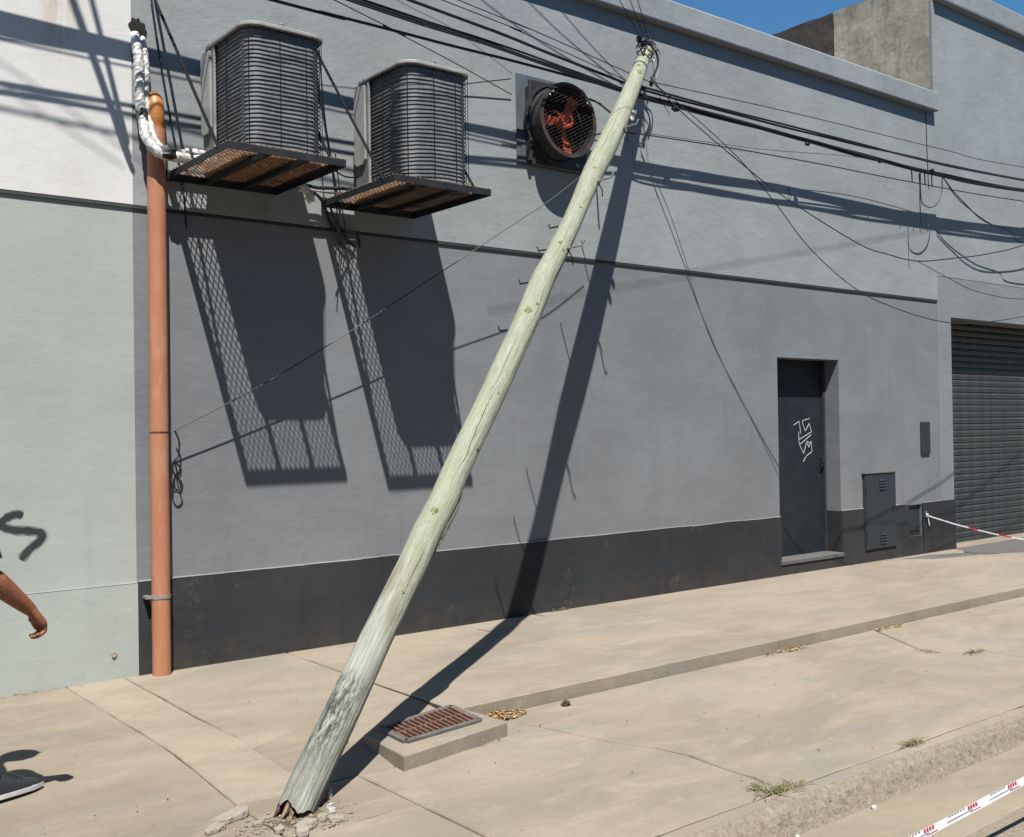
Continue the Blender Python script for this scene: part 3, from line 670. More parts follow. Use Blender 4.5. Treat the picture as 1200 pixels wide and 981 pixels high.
# ------------------------------------------------------------------ condensing units
def rrect(x0, x1, y0, y1, r, n=6, back=True):
    pts = []
    for cx, cy, a0 in ((x1-r, y0+r, -90), (x1-r, y1-r, 0), (x0+r, y1-r, 90), (x0+r, y0+r, 180)):
        for k in range(n+1): a = R(a0+90*k/n); pts.append((cx+r*math.cos(a), cy+r*math.sin(a)))
    return pts
def condenser(dent, z1):
    x0, x1, y0, y1, z0 = 2.775, 3.315, -.805, -.14, 3.258
    t = thing('condensing_unit', '', 'air conditioner', ((x0+x1)/2, (y0+y1)/2, z0), 'air-conditioning units high on the wall')
    MB().prism(rrect(x0-.005, x1+.005, y0-.005, y1+.005, .09), 'z', z0, z0+.035).build('base_pan', 'rust', t)
    for (x, y) in ((x0+.07, y0+.09), (x1-.07, y0+.09), (x0+.07, y1-.09), (x1-.07, y1-.09)): MB().box(x-.03, x+.03, y-.03, y+.03, z0-.01, z0).build('foot', 'rust', t)
    # coil body with shallow vertical relief
    zz0, zz1 = z0+.035, z1-.025; ring = rrect(x0+.013, x1-.011, y0+.013, y1-.012, .095, 8)
    mb = MB(); mb.prism(ring, 'z', zz0, zz1); mb.build('coil', 'coil', t, smooth=True)
    # rounded path from the service panel round the front to the right rear
    per = rrect(x0, x1, y0, y1, .105, 8)
    # order: start at left side rear going forward (down the left side), front, right side
    path = [(x0, y1-.19)] + [(x0, y0+.45), (x0, y0+.3), (x0, y0+.2)] + [per[i] for i in range(27, 36)] + [(x0+.2, y0), (x0+.33, y0)] + [per[i] for i in range(0, 9)] + [(x1, y0+.3), (x1, y0+.5)] + [(x1, y1-.1)]
    nz = 29
    for i in range(nz):
        zq = zz0+.012+(zz1-zz0-.02)*i/(nz-1)
        if i > nz-6: zq += 0
        pts = []
        for k, (x, y) in enumerate(path):
            cx, cy = (x0+x1)/2, (y0+y1)/2
            wv = .0014*math.sin(x*23+y*17+i*.6)+.0050*noise.noise(Vector((x*7, y*7, i*.45)))
            dv = dent*math.exp(-(((x-x0)/.16)**2+((y-y0)/.14)**2))*(-.013)*(1 if i < nz-4 else .3)
            inward = dent*math.exp(-(((x-x0)/.12)**2+((y-y0-.14)/.08)**2))*.004*(.4+.6*math.sin(i/nz*3.1))
            pts.append((x+(cx-x)/.4*inward, y+(cy-y)/.4*inward*.3, zq+wv+dv))
        MB().tube(pts, .0030, 5).build('guard_wire', 'wire', t)
    for (x, y) in ((x0+.02, y0+.02), (x0+.22, y0-.004), (x0+.40, y0-.004), (x0-.003, y0+.30), (x1-.02, y0+.02)):
        MB().tube([(x, y, zz0), (x, y, zz1)], .0028, 5).build('upright_wire', 'wire', t)
    # service panel with electrical box and light corner post
    MB().box(x0-.006, x0+.05, y1-.175, y1, zz0, zz1).build('service_panel', 'acpanel', t)
    MB().box(x0-.012, x0+.005, y1-.195, y1-.178, zz0, zz1).build('corner_post', 'accap', t)
    MB().prism([(y1-.01, z1-.05), (y1-.150, z1-.05), (y1-.150, z0+.27), (y1-.12, z0+.235), (y1-.04, z0+.235), (y1-.01, z0+.26)], 'x', x0-.026, x0-.007).build('terminal_cover', 'accap', t)
    MB().box(x1-.02, x1+.004, y1-.06, y1, zz0, zz1).build('corner_post', 'accap', t)
    # top cap with a rolled rim, central fan guard
    cap = MB(); cap.prism(rrect(x0-.018, x1+.018, y0-.018, y1+.018, .115), 'z', z1-.025, z1); cap.prism(rrect(x0+.01, x1-.01, y0+.01, y1-.01, .10), 'z', z1+.0, z1+.012)
    cap.build('top_cap', 'accap', t, bevel=.005)
    fg = MB()
    for k in range(7):
        r_ = .05+k*.027; cx, cy = (x0+x1)/2, (y0+y1)/2
        pr = [(cx+r_*math.cos(a*math.pi/10), cy+r_*math.sin(a*math.pi/10), z1+.02) for a in range(21)]; fg.tube(pr, .003, 5, cap=False)
    fg.build('fan_guard', 'wire', t)
    MB().tube([(x0+.25, y0+.05, z1+.005), (x0+.24, y0+.05, z1+.035), (x0+.265, y0+.05, z1+.045), (x0+.28, y0+.05, z1+.025), (x0+.268, y0+.05, z1+.012)], .005, 6).build('lifting_eye', 'steel', t)
    return t
U1 = condenser(.5, 4.072); U1['label'] = 'left condensing unit with ribbed wire guard, beside the orange drainpipe'
U2 = condenser(2.2, 4.100); U2['label'] = 'right condensing unit with dented wire guard corner, nearer the leaning pole'
U2.location.x += 1.105; U2.location.y -= .075; U2.location.z -= .062
for ch in U2.children:
    if ch.name.startswith(('upright', 'coil')): pass

# ------------------------------------------------------------------ exhaust fan
ef = thing('exhaust_fan', 'black drum exhaust fan with orange blades behind a mesh guard', 'exhaust fan', (5.9, 0, 3.74))
MB().box(5.510, 6.27, -.03, -.0165, 3.735, 4.495).build('backing_board', 'fanplate', ef, bevel=.004)
bx = MB(); bx.box(5.63, 6.262, -.062, -.031, 3.745, 4.46); bx.build('housing', 'fandark', ef, bevel=.008)
fc = (5.90, 0, 4.115)
MB().ring(fc, .318, .338, -.085, -.06).build('rear_flange', 'fandark', ef, smooth=True)
MB().ring(fc, .290, .300, -.225, -.08).build('drum', 'fandark', ef, smooth=True)
MB().ring(fc, .279, .312, -.243, -.228).build('front_ring', 'fanring', ef, smooth=True)
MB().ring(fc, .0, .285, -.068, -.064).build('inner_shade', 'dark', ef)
mb = MB()
for s_ in (1, -1):
    k = -.34
    while k < .34:
        # chords at +-35 degrees
        a = R(28 if s_ > 0 else 118); d = Vector((math.cos(a), 0, math.sin(a))); n_ = Vector((-math.sin(a), 0, math.cos(a)))
        if abs(k) < .283:
            L = math.sqrt(.283**2-k*k); c0 = Vector((fc[0], -.236, fc[2]))+n_*k
            mb.beam(c0-d*L, c0+d*L, .0027 if s_ > 0 else .0012, .003, (0, 1, 0))
        k += .026 if s_ > 0 else .055
mb.build('mesh_guard', 'fanring', ef, kind='stuff')
for a0 in (-80, 52, 178):
    mb = MB(); n = 6; vs = []
    for i in range(n+1):
        r_ = .05+(.26-.05)*i/n; wd = .055+.055*i/n*(1 if i < n else .8)
        for s_ in (-1, 1):
            aa = R(a0); d = Vector((math.cos(aa), 0, math.sin(aa))); p_ = Vector((-math.sin(aa), 0, math.cos(aa)))
            vs.append(Vector((fc[0], -.15+s_*.010, fc[2]))+d*r_+p_*(s_*wd*.5+.02*i/n))
    fs = [(i*2, i*2+1, i*2+3, i*2+2) for i in range(n)]; k = len(vs); vs2 = [v+Vector((0, .004, 0)) for v in vs]
    mb.add(vs+vs2, fs+[tuple(reversed([q+k for q in f])) for f in fs]); mb.build('blade', 'orange', ef, fix=False)
MB().ring(fc, .0, .058, -.20, -.12, 24).build('hub', 'orange', ef, smooth=True)
MB().ring(fc, .048, .060, -.226, -.216, 28).build('hub_ring', 'orange', ef, smooth=True)
MB().tube([(5.845, -.222, 4.14), (5.79, -.225, 4.165), (5.735, -.226, 4.17)], .007, 6).build('arm_wire', 'orange', ef)
MB().tube([(5.845, -.222, 4.10), (5.80, -.225, 4.15), (5.735, -.226, 4.172)], .006, 6).build('arm_wire', 'orange', ef)
for z in (4.30, 3.86): MB().box(5.60, 5.63, -.09, -.031, z-.09, z+.09).build('side_clip', 'fandark', ef, bevel=.004)
for (a) in (40, 130, 140): MB().blob((fc[0]+.27*math.cos(R(a)), -.246, fc[2]+.27*math.sin(R(a))), (.009, .006, .009), 2, .1).build('bolt', 'steel', ef)

# ------------------------------------------------------------------ the broken pole
B = Vector((2.077, -2.722, -.09)); T = Vector((6.848, -.20, 4.916)); AX = T-B; LN = AX.length; ax = AX.normalized()
SD = Vector((.73, -.534, -.427)).normalized(); SD = (SD-ax*SD.dot(ax)).normalized(); TD = ax.cross(SD)
PROF = [(0.0, -0.0109, 0.0812), (0.031, -0.0116, 0.0852), (0.062, -0.0066, 0.0809), (0.094, -0.0048, 0.082), (0.125, -0.0037, 0.0777), (0.156, 0.0027, 0.0773), (0.188, 0.0093, 0.0771), (0.219, 0.0079, 0.0783), (0.25, 0.0192, 0.078), (0.281, 0.0143, 0.0738), (0.312, 0.017, 0.0784), (0.344, 0.0229, 0.0772), (0.375, 0.0256, 0.0766), (0.406, 0.0247, 0.0792), (0.438, 0.027, 0.078), (0.469, 0.0303, 0.0775), (0.5, 0.0218, 0.0902), (0.531, 0.0175, 0.0758), (0.562, 0.0294, 0.0765), (0.594, 0.0361, 0.0731), (0.625, 0.0397, 0.0706), (0.656, 0.0378, 0.0689), (0.688, 0.0339, 0.074), (0.719, 0.035, 0.0855), (0.75, 0.0412, 0.0865), (0.781, 0.0461, 0.0862), (0.812, 0.0481, 0.0851), (0.844, 0.0462, 0.081), (0.875, 0.0442, 0.0767), (0.906, 0.0399, 0.0707), (0.938, 0.0347, 0.0648), (0.969, 0.0284, 0.0579), (1.0, 0.0204, 0.0507)]
PROF = [(a[0], a[1], (b[2]+2*a[2]+c_[2])/4) for b, a, c_ in zip([PROF[0]]+PROF[:-1], PROF, PROF[1:]+[PROF[-1]])]
def prof(t):
    for (a, b, c_), (d, e, f2) in zip(PROF, PROF[1:]):
        if t <= d: k = max(0, (t-a)/(d-a)); return b+(e-b)*k, c_+(f2-c_)*k
    return PROF[-1][1:]
def pole_pt(t, ang=None, out=0.):
    c_, r_ = prof(t); p = B+AX*t+SD*c_
    if ang is not None: p = p+(SD*math.cos(ang)+TD*math.sin(ang))*(r_+out)
    return p
pole = thing('leaning_pole', 'greenish timber utility pole snapped at its foot and leaning across the wall', 'utility pole', tuple(B))
mb = MB(); NR, NA = 240, 48
for i in range(NR+1):
    t = i/NR; 
    for j in range(NA):
        a = 2*math.pi*j/NA
        q = .0025*noise.noise(Vector((math.cos(a)*1.5, math.sin(a)*1.5, t*LN*1.3)))+.0022*noise.noise(Vector((math.cos(a)*7, math.sin(a)*7, t*LN*.9)))
        # split along the grain on the right flank
        tt = t*LN; crk = 0
        ac = -.35+.12*math.sin(tt*1.7)
        if tt < 1.3 or 3.0 < tt < 4.4: crk = -.004*math.exp(-((a-(2*math.pi+ac if ac < 0 else ac))/.07)**2)
        ext = 0
        if i == 0:   # jagged break
            ext = .02+.06*noise.noise(Vector((math.cos(a)*1.6, math.sin(a)*1.6, 4)))+.02*noise.noise(Vector((math.cos(a)*6, math.sin(a)*6, 9)))
        p = pole_pt(t, a, q+crk)
        if i == 0: p += ax*(ext*.9)
        mb.v.append(p)
for i in range(NR):
    for j in range(NA):
        j2 = (j+1) % NA; mb.f.append((i*NA+j, i*NA+j2, (i+1)*NA+j2, (i+1)*NA+j))
mb.f.append(tuple(NR*NA+j for j in range(NA)))
def puv(li, vi, pi):
    i, j = divmod(vi, NA); base = pi % NA if pi < NR*NA else 0
    if pi < NR*NA and base == NA-1 and j == 0: j = NA
    return (j/NA*.5, i/NR*LN)
mb.uv = puv
mb.build('shaft', 'wood', pole, smooth=True, fix=False, angle=60)
mb = MB()
for k in range(46):   # dark rotten core and pale splinters in the break
    a = random.uniform(0, 2*math.pi); rr_ = .070*math.sqrt(random.random()); p0 = B+ax*.07+SD*(-.011+rr_*math.cos(a))+TD*rr_*math.sin(a); ln = random.uniform(.05, .125)
    p1 = p0-ax*ln+Vector((random.uniform(-.02, .02), random.uniform(-.02, .02), 0))
    m3 = MB(); m3.tube([p0, p0.lerp(p1, .6), p1], [random.uniform(.010, .020), .012, .003], 5, jit=.3); m3.build('splinter', 'wood_in' if k % 3 else 'wood_rot', pole)
cb = MB(); cb.tube([B+ax*.035+SD*-.01, B+ax*.12+SD*-.01], .076, 20); cb.build('rotten_core', 'wood_rot', pole)
vd = -1
for t, a, s_ in ((.232, -1.75, .024), (.305, -.75, .016), (.47, -1.8, .026), (.482, -1.3, .014), (.575, -1.75, .018), (.568, -1.2, .015), (.71, -1.7, .016), (.93, -1.5, .026), (.945, -1.9, .018), (.365, -1.2, .012), (.64, -1.4, .012), (.16, -1.3, .013)):
    rot = Matrix((ax, (SD*math.cos(a)+TD*math.sin(a)).cross(ax), SD*math.cos(a)+TD*math.sin(a))).transposed()
    MB().blob(pole_pt(t, a, -.003), (s_*1.25, s_*.8, .0075), 3, .22, 2.5, rot=rot.to_3x3()).build('knot', 'knot', pole, smooth=True, angle=180)
# flaking strip on the right flank near mid height
MB().tube([pole_pt(.195, .15, -.006), pole_pt(.212, .1, .001), pole_pt(.23, .0, .004), pole_pt(.25, .0, .003), pole_pt(.27, .1, -.005)], [.004, .012, .016, .011, .003], 8, jit=.3).build('bark_flake', 'flake', pole)
# climbing steps: through-bolts toward the street (right) and toward the wall (left)
for k, t in enumerate((.805, .695, .575)):
    base = pole_pt(t, -.8)
    p1 = base+Vector((.0, -.15, .0)); MB().tube([base-Vector((0, -.03, 0)), p1, p1+Vector((.012, -.012, .035))], .0075, 8).build('step_bolt', 'steel', pole)
    MB().tube([base, base+Vector((.035, -.01, -.06)), base+Vector((.05, .0, -.11))], .005, 6).build('step_brace', 'blackmetal', pole)
for t in (.82, .75, .63, .59, .535, .465):
    base = pole_pt(t, 1.9); p1 = base+Vector((-.02, .17, .0)); MB().tube([base+Vector((0, -.02, 0)), p1, p1+Vector((-.002, .01, .03))], .006, 8).build('step_bolt', 'blackmetal', pole)
for t, d in ((.855, .02), (.842, .018)):
    b0 = pole_pt(t, -.1, .015); MB().blob(b0, (.022, .022, .03), 2, .3).build('clip', 'steel', pole)
# strapped hardware and tangled ties at the head
hd = MB()
for k in range(26):
    t = .965+.05*random.random(); a = random.uniform(0, 2*math.pi); p0 = pole_pt(min(t, 1), a, .006); p0 += ax*max(0, t-1)*LN
    mids = [p0+Vector((random.uniform(-.05, .05), random.uniform(-.04, .04), random.uniform(-.03, .06))) for _ in range(3)]
    hd = MB(); hd.tube(smooth_path([p0]+mids, 4), random.choice((.004, .006, .009)), 6); hd.build('tie_wire', random.choice(('black', 'blackmetal', 'steel', 'fanring')), pole)
for t in (.955, .975, .99): 
    c_, r_ = prof(t); cc = B+AX*t+SD*c_; MB().tube([cc-ax*.006, cc+ax*.006], r_+.004, 20).build('steel_strap', 'fanring', pole)
for (dx, dz, s_) in ((-.06, .05, .035), (-.09, .07, .028), (.0, .06, .03), (-.03, .04, .03), (.04, .03, .026)):
    MB().blob(T+Vector((dx, -.03, dz)), (s_, s_, s_*.9), 2, .45, 3).build('insulator', 'blackmetal', pole)
MB().tube(smooth_path([T+Vector((.03, -.04, .03)), T+Vector((.10, -.05, -.02)), T+Vector((.12, -.05, -.12)), T+Vector((.07, -.05, -.22)), T+Vector((.02, -.05, -.30))], 6), .010, 8).build('cable_loop', 'blackmetal', pole)
MB().tube(smooth_path([T+Vector((.02, -.05, .05)), T+Vector((.14, -.05, .0)), T+Vector((.15, -.05, -.12)), T+Vector((.09, -.05, -.26))], 6), .006, 8).build('cable_loop', 'steel', pole)
MB().blob(T+Vector((.03, -.05, -.31)), (.02, .02, .03), 2, .3).build('cable_end', 'black', pole)

# ------------------------------------------------------------------ cables
def cable(pts, r, label, k=8, strands=0, name='cable', mat='black', ext=None, cat='cable', group=None, tw=0.012):
    P = [Vector(p) for p in pts]
    if ext:
        if ext[0] is not None: P = [Vector(ext[0])]+P
        if len(ext) > 1 and ext[1] is not None: P = P+[Vector(ext[1])]
    S_ = smooth_path(P, k); mb = MB()
    if strands:
        L = 0; pos = [0]
        for a, b in zip(S_, S_[1:]): L += (b-a).length; pos.append(L)
        n = max(8, int(L/.05)); 
        def at(d):
            for i in range(len(pos)-1):
                if d <= pos[i+1]: return S_[i].lerp(S_[i+1], (d-pos[i])/max(1e-6, pos[i+1]-pos[i]))
            return S_[-1]
        ph = random.random()*6
        for s_ in range(strands):
            q = []
            for i in range(n+1):
                d = L*i/n; a = ph+s_*2*math.pi/strands+d*.45+1.2*noise.noise(Vector((d*.5, 3, ph))); rr2 = tw*(1.1+.9*noise.noise(Vector((d*.8, s_*9, ph)))); p_ = at(d); q.append(p_+Vector((0, math.cos(a)*rr2, math.sin(a)*rr2)))
            mb.tube(q, r, 6)
    else: mb.tube(S_, r, 6)
    o = mb.build(name, mat, None, smooth=True); tag(o, label, cat, group); return o
LX = -3.
cable([(3.837, -.33, 4.597), (4.362, -.32, 4.575), (4.91, -.31, 4.556), (5.482, -.30, 4.524), (6.434, -.29, 4.467)], .009, 'thick twisted overhead cable, lower strand of the middle pair left of the pole head', strands=3, ext=((LX, -.44, 4.93), (6.68, -.29, 4.46)), group='overhead cables along the wall')
cable([(3.666, -.46, 4.525), (4.288, -.43, 4.505), (4.835, -.41, 4.494), (5.415, -.38, 4.474), (6.395, -.33, 4.438)], .008, 'black overhead cable running just below the twisted one left of the pole head', ext=((LX, -.60, 4.80), (6.66, -.31, 4.44)), strands=2, group='overhead cables along the wall')
cable([(4.249, -.37, 4.682), (5.072, -.35, 4.633), (5.629, -.33, 4.587), (6.457, -.31, 4.521)], .012, 'thick smooth black cable, uppermost of the thick ones left of the pole', ext=((LX, -.48, 5.15), (6.7, -.29, 4.5)), group='overhead cables along the wall')
cable([(3.21, -.27, 4.466), (3.577, -.27, 4.47), (4.111, -.27, 4.472), (4.696, -.27, 4.471), (5.334, -.27, 4.476), (6.342, -.27, 4.469)], .011, 'lowest black overhead cable passing above both condensing units', ext=((LX, -.27, 4.50), (6.66, -.27, 4.47)), group='overhead cables along the wall')
cable([(4.502, -.42, 4.727), (5.178, -.40, 4.674), (5.724, -.38, 4.614), (6.428, -.34, 4.537)], .004, 'thin black wire second from the top, left of the pole head', ext=((LX, -.6, 5.25), (6.75, -.32, 4.50)), group='overhead cables along the wall')
cable([(4.628, -.45, 4.747), (5.155, -.43, 4.713), (5.708, -.40, 4.667), (6.42, -.35, 4.606)], .004, 'topmost thin wire running down to the pole head from the left', ext=((LX, -.7, 5.35), (6.80, -.32, 4.58)), group='overhead cables along the wall')
cable([(3.669, -.30, 4.566), (4.095, -.25, 4.497), (4.355, -.20, 4.469), (4.857, -.12, 4.40), (5.454, -.035, 4.298)], .004, 'thin wire dropping past the second unit to the lower left edge of the fan board', ext=((LX, -.9, 5.6),))
cable([(4.184, -.30, 4.69), (4.748, -.20, 4.633), (5.458, -.035, 4.475)], .0022, 'very thin wire ending at the top left corner of the fan board', ext=((2.5, -.5, 4.95),))
cable([(6.53, -.35, 4.485), (6.686, -.35, 4.495), (7.819, -.35, 4.49), (10.443, -.34, 4.518), (13.54, -.34, 4.615)], .010, 'thick upper black cable running right from behind the pole head', strands=2, tw=.010, ext=(None, (22, -.35, 5.1)), group='overhead cables along the wall')
cable([(6.598, -.28, 4.467), (6.756, -.28, 4.451), (7.682, -.27, 4.454), (9.161, -.25, 4.45), (10.385, -.25, 4.44), (11.753, -.24, 4.449), (13.742, -.24, 4.529)], .011, 'thickest lumpy cable bundle right of the pole with splice boxes on it', strands=4, tw=.014, ext=(None, (22, -.3, 5.0)), group='overhead cables along the wall')
cable([(6.762, -.36, 4.567), (8.807, -.36, 4.642), (11.551, -.36, 4.701), (13.506, -.36, 4.769)], .004, 'topmost thin wire running right from the pole head', ext=(None, (22, -.5, 5.3)), group='overhead cables along the wall')
cable([(6.83, -.20, 4.149), (8.028, -.21, 4.207), (9.562, -.20, 4.263), (11.123, -.20, 4.299), (13.819, -.20, 4.401)], .0055, 'lone thin cable below the thick bundle right of the pole', ext=((6.5, -.1, 4.15), (22, -.3, 4.8)), group='overhead cables along the wall')
cable([(6.882, -.15, 4.184), (8.518, -.17, 4.282), (10.154, -.20, 4.434), (11.679, -.24, 4.466)], .0025, 'very thin wire rising gently to join the thick bundle right of the pole', group='overhead cables along the wall')
cable([(2.54, -.10, 1.553), (3.116, -.14, 1.845), (3.743, -.20, 2.214), (4.423, -.28, 2.649), (5.155, -.39, 3.13), (5.465, -.44, 3.332), (5.723, -.46, 3.518), (6.0, -.47, 3.729)], .004, 'thin wire slanting up from the drainpipe to the middle of the pole')
cable([(6.815, -.30, 4.638), (7.041, -.42, 4.361), (7.536, -.75, 3.854), (7.925, -.93, 3.564), (8.564, -1.2, 3.201), (8.888, -1.3, 3.115), (9.31, -1.35, 3.081), (9.928, -1.35, 3.159), (10.78, -1.3, 3.294), (11.918, -1.25, 3.547)], .0055, 'black service wire sagging from the pole head to a low point, then rising right', ext=(None, (16, -1.0, 4.6)))
cable([(6.814, -.30, 4.60), (7.097, -.42, 4.393), (7.468, -.73, 3.925), (7.857, -.84, 3.534), (8.228, -.93, 3.153), (8.656, -1.13, 2.784), (9.206, -1.27, 2.603), (9.914, -1.30, 2.531), (10.577, -1.30, 2.564), (11.777, -1.30, 2.718)], .0042, 'lowest sagging wire, passing in front of the top of the garage opening', ext=(None, (15, -1.2, 3.2)))
cable([(9.31, -1.35, 3.081), (9.931, -1.30, 2.98), (10.685, -1.25, 2.884), (11.996, -1.20, 2.912)], .0035, 'branch wire leaving the low point of the sagging service wire', ext=(None, (15, -1.1, 3.3)))
cable([(6.892, -.25, 4.819), (6.92, -.30, 4.506), (7.005, -.35, 4.318)], .003, 'short thin wire hanging from the pole head to the splice')
cable([(11.239, -.25, 4.403), (11.251, -.25, 4.238), (11.246, -.25, 4.09), (11.254, -.25, 3.827)], .006, 'black cable tail hanging straight down from the bundle near the garage')
cable([(11.248, -.26, 4.42), (11.252, -.26, 4.118), (11.335, -.26, 4.04), (11.481, -.26, 4.038), (11.632, -.26, 4.125), (11.712, -.26, 4.276), (11.735, -.26, 4.409), (11.959, -.26, 4.287), (12.247, -.26, 4.159), (12.604, -.26, 4.024), (13.02, -.26, 3.974), (13.681, -.26, 4.033), (14.266, -.26, 4.151)], .006, 'looping slack cable making a U below the bundle, then sagging right', ext=(None, (16, -.26, 4.6)))
cable([(11.789, -.24, 4.42), (12.051, -.24, 4.241), (12.441, -.24, 4.102), (12.848, -.24, 4.001), (13.383, -.24, 3.95), (13.714, -.24, 3.841)], .006, 'slack cable beside the looping one, ending lower at the right edge', ext=(None, (15.5, -.24, 3.9)))
for x in (11.08, 11.35, 11.5):
    cable([(x, -.25, 4.45), (x+.006, -.25, 4.38), (x+.013, -.25, 4.28)], .007, {11.08: 'short cable stub hanging from the thick bundle, leftmost of three', 11.35: 'short cable stub hanging between the long tail and the rightmost stub', 11.5: 'short cable stub hanging inside the U-shaped loop, rightmost of three'}[x], group='short cable stubs hanging from the bundle')
cable([(11.801, -.022, 5.26), (11.811, -.022, 4.865), (11.832, -.022, 4.35)], .004, 'vertical wire down the wall from the end of the cornice')
cable([(6.165, -.20, 4.349), (6.217, -.25, 4.316), (6.249, -.30, 4.266), (6.20, -.45, 4.164)], .009, 'short curved cable from the exhaust fan rim to the pole')
cable([(5.466, -.035, 4.004), (6.317, -.035, 4.10), (6.501, -.05, 4.16)], .003, 'thin wire across the wall behind the exhaust fan')
cable([(2.46, -.05, 4.41), (2.519, -.04, 4.013), (2.591, -.03, 3.609), (2.664, -.03, 3.199), (2.69, -.03, 2.9)], .006, 'thin cable hanging down the wall between the drainpipe and the first unit')
cable([(3.516, -.35, 4.16), (3.582, -.30, 3.712), (3.766, -.10, 3.237), (3.834, -.03, 2.884)], .005, 'thin cable hanging behind the right side of the first unit')
cable([(3.547, -.50, 3.427), (3.683, -.30, 3.28), (3.815, -.12, 3.116), (3.905, -.03, 2.891)], .004, 'thin cable crossing behind the corner of the first platform')
cable([(3.45, -.10, 3.27), (3.542, -.10, 3.257), (3.653, -.08, 3.214), (3.717, -.06, 3.115), (3.756, -.05, 3.047), (3.83, -.04, 2.994), (3.961, -.03, 2.898)], .011, 'thick slack cable drooping between the two platforms')
cable([(3.50, -.10, 3.26), (3.595, -.10, 3.246), (3.71, -.06, 3.145), (3.774, -.04, 3.001), (3.882, -.03, 2.878)], .008, 'inner slack cable under the drooping thick one between the platforms')
cable([(3.595, -.40, 3.338), (3.738, -.30, 3.335), (3.90, -.20, 3.377), (4.016, -.10, 3.456)], .006, 'small cable loop from the first platform corner to the second unit')
cable([(3.73, -.10, 3.171), (3.799, -.10, 3.148), (3.848, -.10, 3.167), (3.898, -.10, 3.216)], .006, 'tiny sagging loop under the edge of the second platform')
cable([(3.716, -.10, 3.169), (3.799, -.06, 3.05), (3.88, -.04, 3.012), (3.978, -.03, 2.992), (4.004, -.03, 2.902)], .008, 'cable bending down the wall under the second platform')
cable([(2.583, -.06, 1.564), (2.614, -.05, 1.491), (2.608, -.05, 1.396), (2.584, -.05, 1.369), (2.624, -.05, 1.312), (2.612, -.05, 1.257), (2.572, -.05, 1.297), (2.579, -.05, 1.369), (2.606, -.05, 1.257), (2.622, -.05, 1.189), (2.588, -.05, 1.163), (2.56, -.05, 1.214), (2.567, -.05, 1.342)], .0055, 'small coil of spare wire tied beside the drainpipe')
# wires from the pole head up over the street, and others that cross above the frame and shade the wall
for k, (q, lb) in enumerate((((3.3, -1.1, 7.8), 'leftmost'), ((3.9, -1.2, 8.3), 'middle'), ((4.3, -1.3, 8.7), 'rightmost'))):
    cable([T+Vector((-.06+.05*k, -.03, .06)), T.lerp(Vector(q), .5)+Vector((0, 0, -.15)), q], .0038, lb+' of the three thin wires climbing from the pole head out of the picture')
sh_ = Vector((.543, 1, -2.02))
def above(p0, d0, p1, d1, r, label, mid=None, strands=0, tw=.02):
    a = Vector((p0[0], 0, p0[1]))-sh_*d0; b = Vector((p1[0], 0, p1[1]))-sh_*d1
    return cable([a, a.lerp(b, .5)+Vector((0, 0, mid or 0)), b], r, label, strands=strands, tw=tw)
above((1.93, 4.40), 1.9, (2.33, 3.28), .60, .018, 'heavy cable bundle over the street above the white wall, left one of two', strands=4, tw=.025)
above((2.07, 4.40), 1.9, (2.31, 3.42), .62, .015, 'heavy cable bundle over the street above the white wall, right one of two', strands=3, tw=.018)
above((.6, 4.30), 2.2, (2.45, 3.25), 1.6, .004, 'thin wire out above the white wall, steeper of two')
above((.9, 3.95), 2.2, (2.3, 3.22), 1.7, .004, 'thin wire out above the white wall, flatter of two')
above((-1., 3.8), 1.3, (4.4, 3.40), 1.0, .009, 'black wire along the street above the picture, upper one')
above((-1., 3.62), 1.3, (4.4, 3.30), 1.0, .008, 'black wire along the street above the picture, lower one')
above((-2, 3.75), .95, (6.2, 3.30), .75, .018, 'thick cable along the street above the picture')  if 0 else None
above((5.2, 2.50), 1.9, (12.6, 3.96), 1.6, .0035, 'service wire crossing above the picture to the garage building')
above((3.0, 2.60), 1.7, (5.7, 2.58), 1.7, .008, 'short wire crossing above the picture near the second unit') if 0 else None
# splices on the thick bundle
for i, (p_, s_) in enumerate((((7.161, -.28, 4.42), .05), ((9.118, -.27, 4.405), .035), ((10.418, -.27, 4.41), .028), ((10.70, -.27, 4.42), .022), ((11.5, -.26, 4.47), .04))):
    b = MB(); b.blob(p_, (s_, s_*.6, s_*.55), 2, .25); o = b.build('cable_splice', 'black', None)
    tag(o, ['large cable splice box just right of the pole head', 'square splice box hanging under the bundle mid way to the garage', 'small splice knob on the bundle, left of a smaller one', 'smallest splice knob on the bundle before the loops', 'lumpy splice above the cable loops by the garage'][i], 'cable splice')
# bits between the platforms
o = MB().tube([(3.44, -.15, 3.276), (3.596, -.15, 3.267), (3.787, -.15, 3.286), (3.98, -.15, 3.301)], .013, 10).build('copper_pipe', 'blackmetal', None, smooth=True); tag(o, 'dark horizontal pipe joining the two condensing units', 'pipe')
o = MB().tube([(3.50, -.12, 3.253), (3.7, -.12, 3.249), (3.96, -.12, 3.274)], .007, 8).build('copper_pipe', 'steel', None, smooth=True); tag(o, 'thin grey pipe just under the dark one between the units', 'pipe')
rg = MB(); rg.blob((3.46, -.2, 3.235), (.05, .03, .028), 3, .5, 2.5, rot=Matrix.Rotation(.5, 3, 'Y')); rg.blob((3.51, -.2, 3.185), (.03, .02, .045), 3, .5, 2.5); rg.blob((3.41, -.2, 3.26), (.035, .02, .02), 3, .4, 3)
tag(rg.build('foam_scrap', 'rag', None, smooth=True, angle=180), 'torn pale foam lagging under the right edge of the first platform', 'foam')
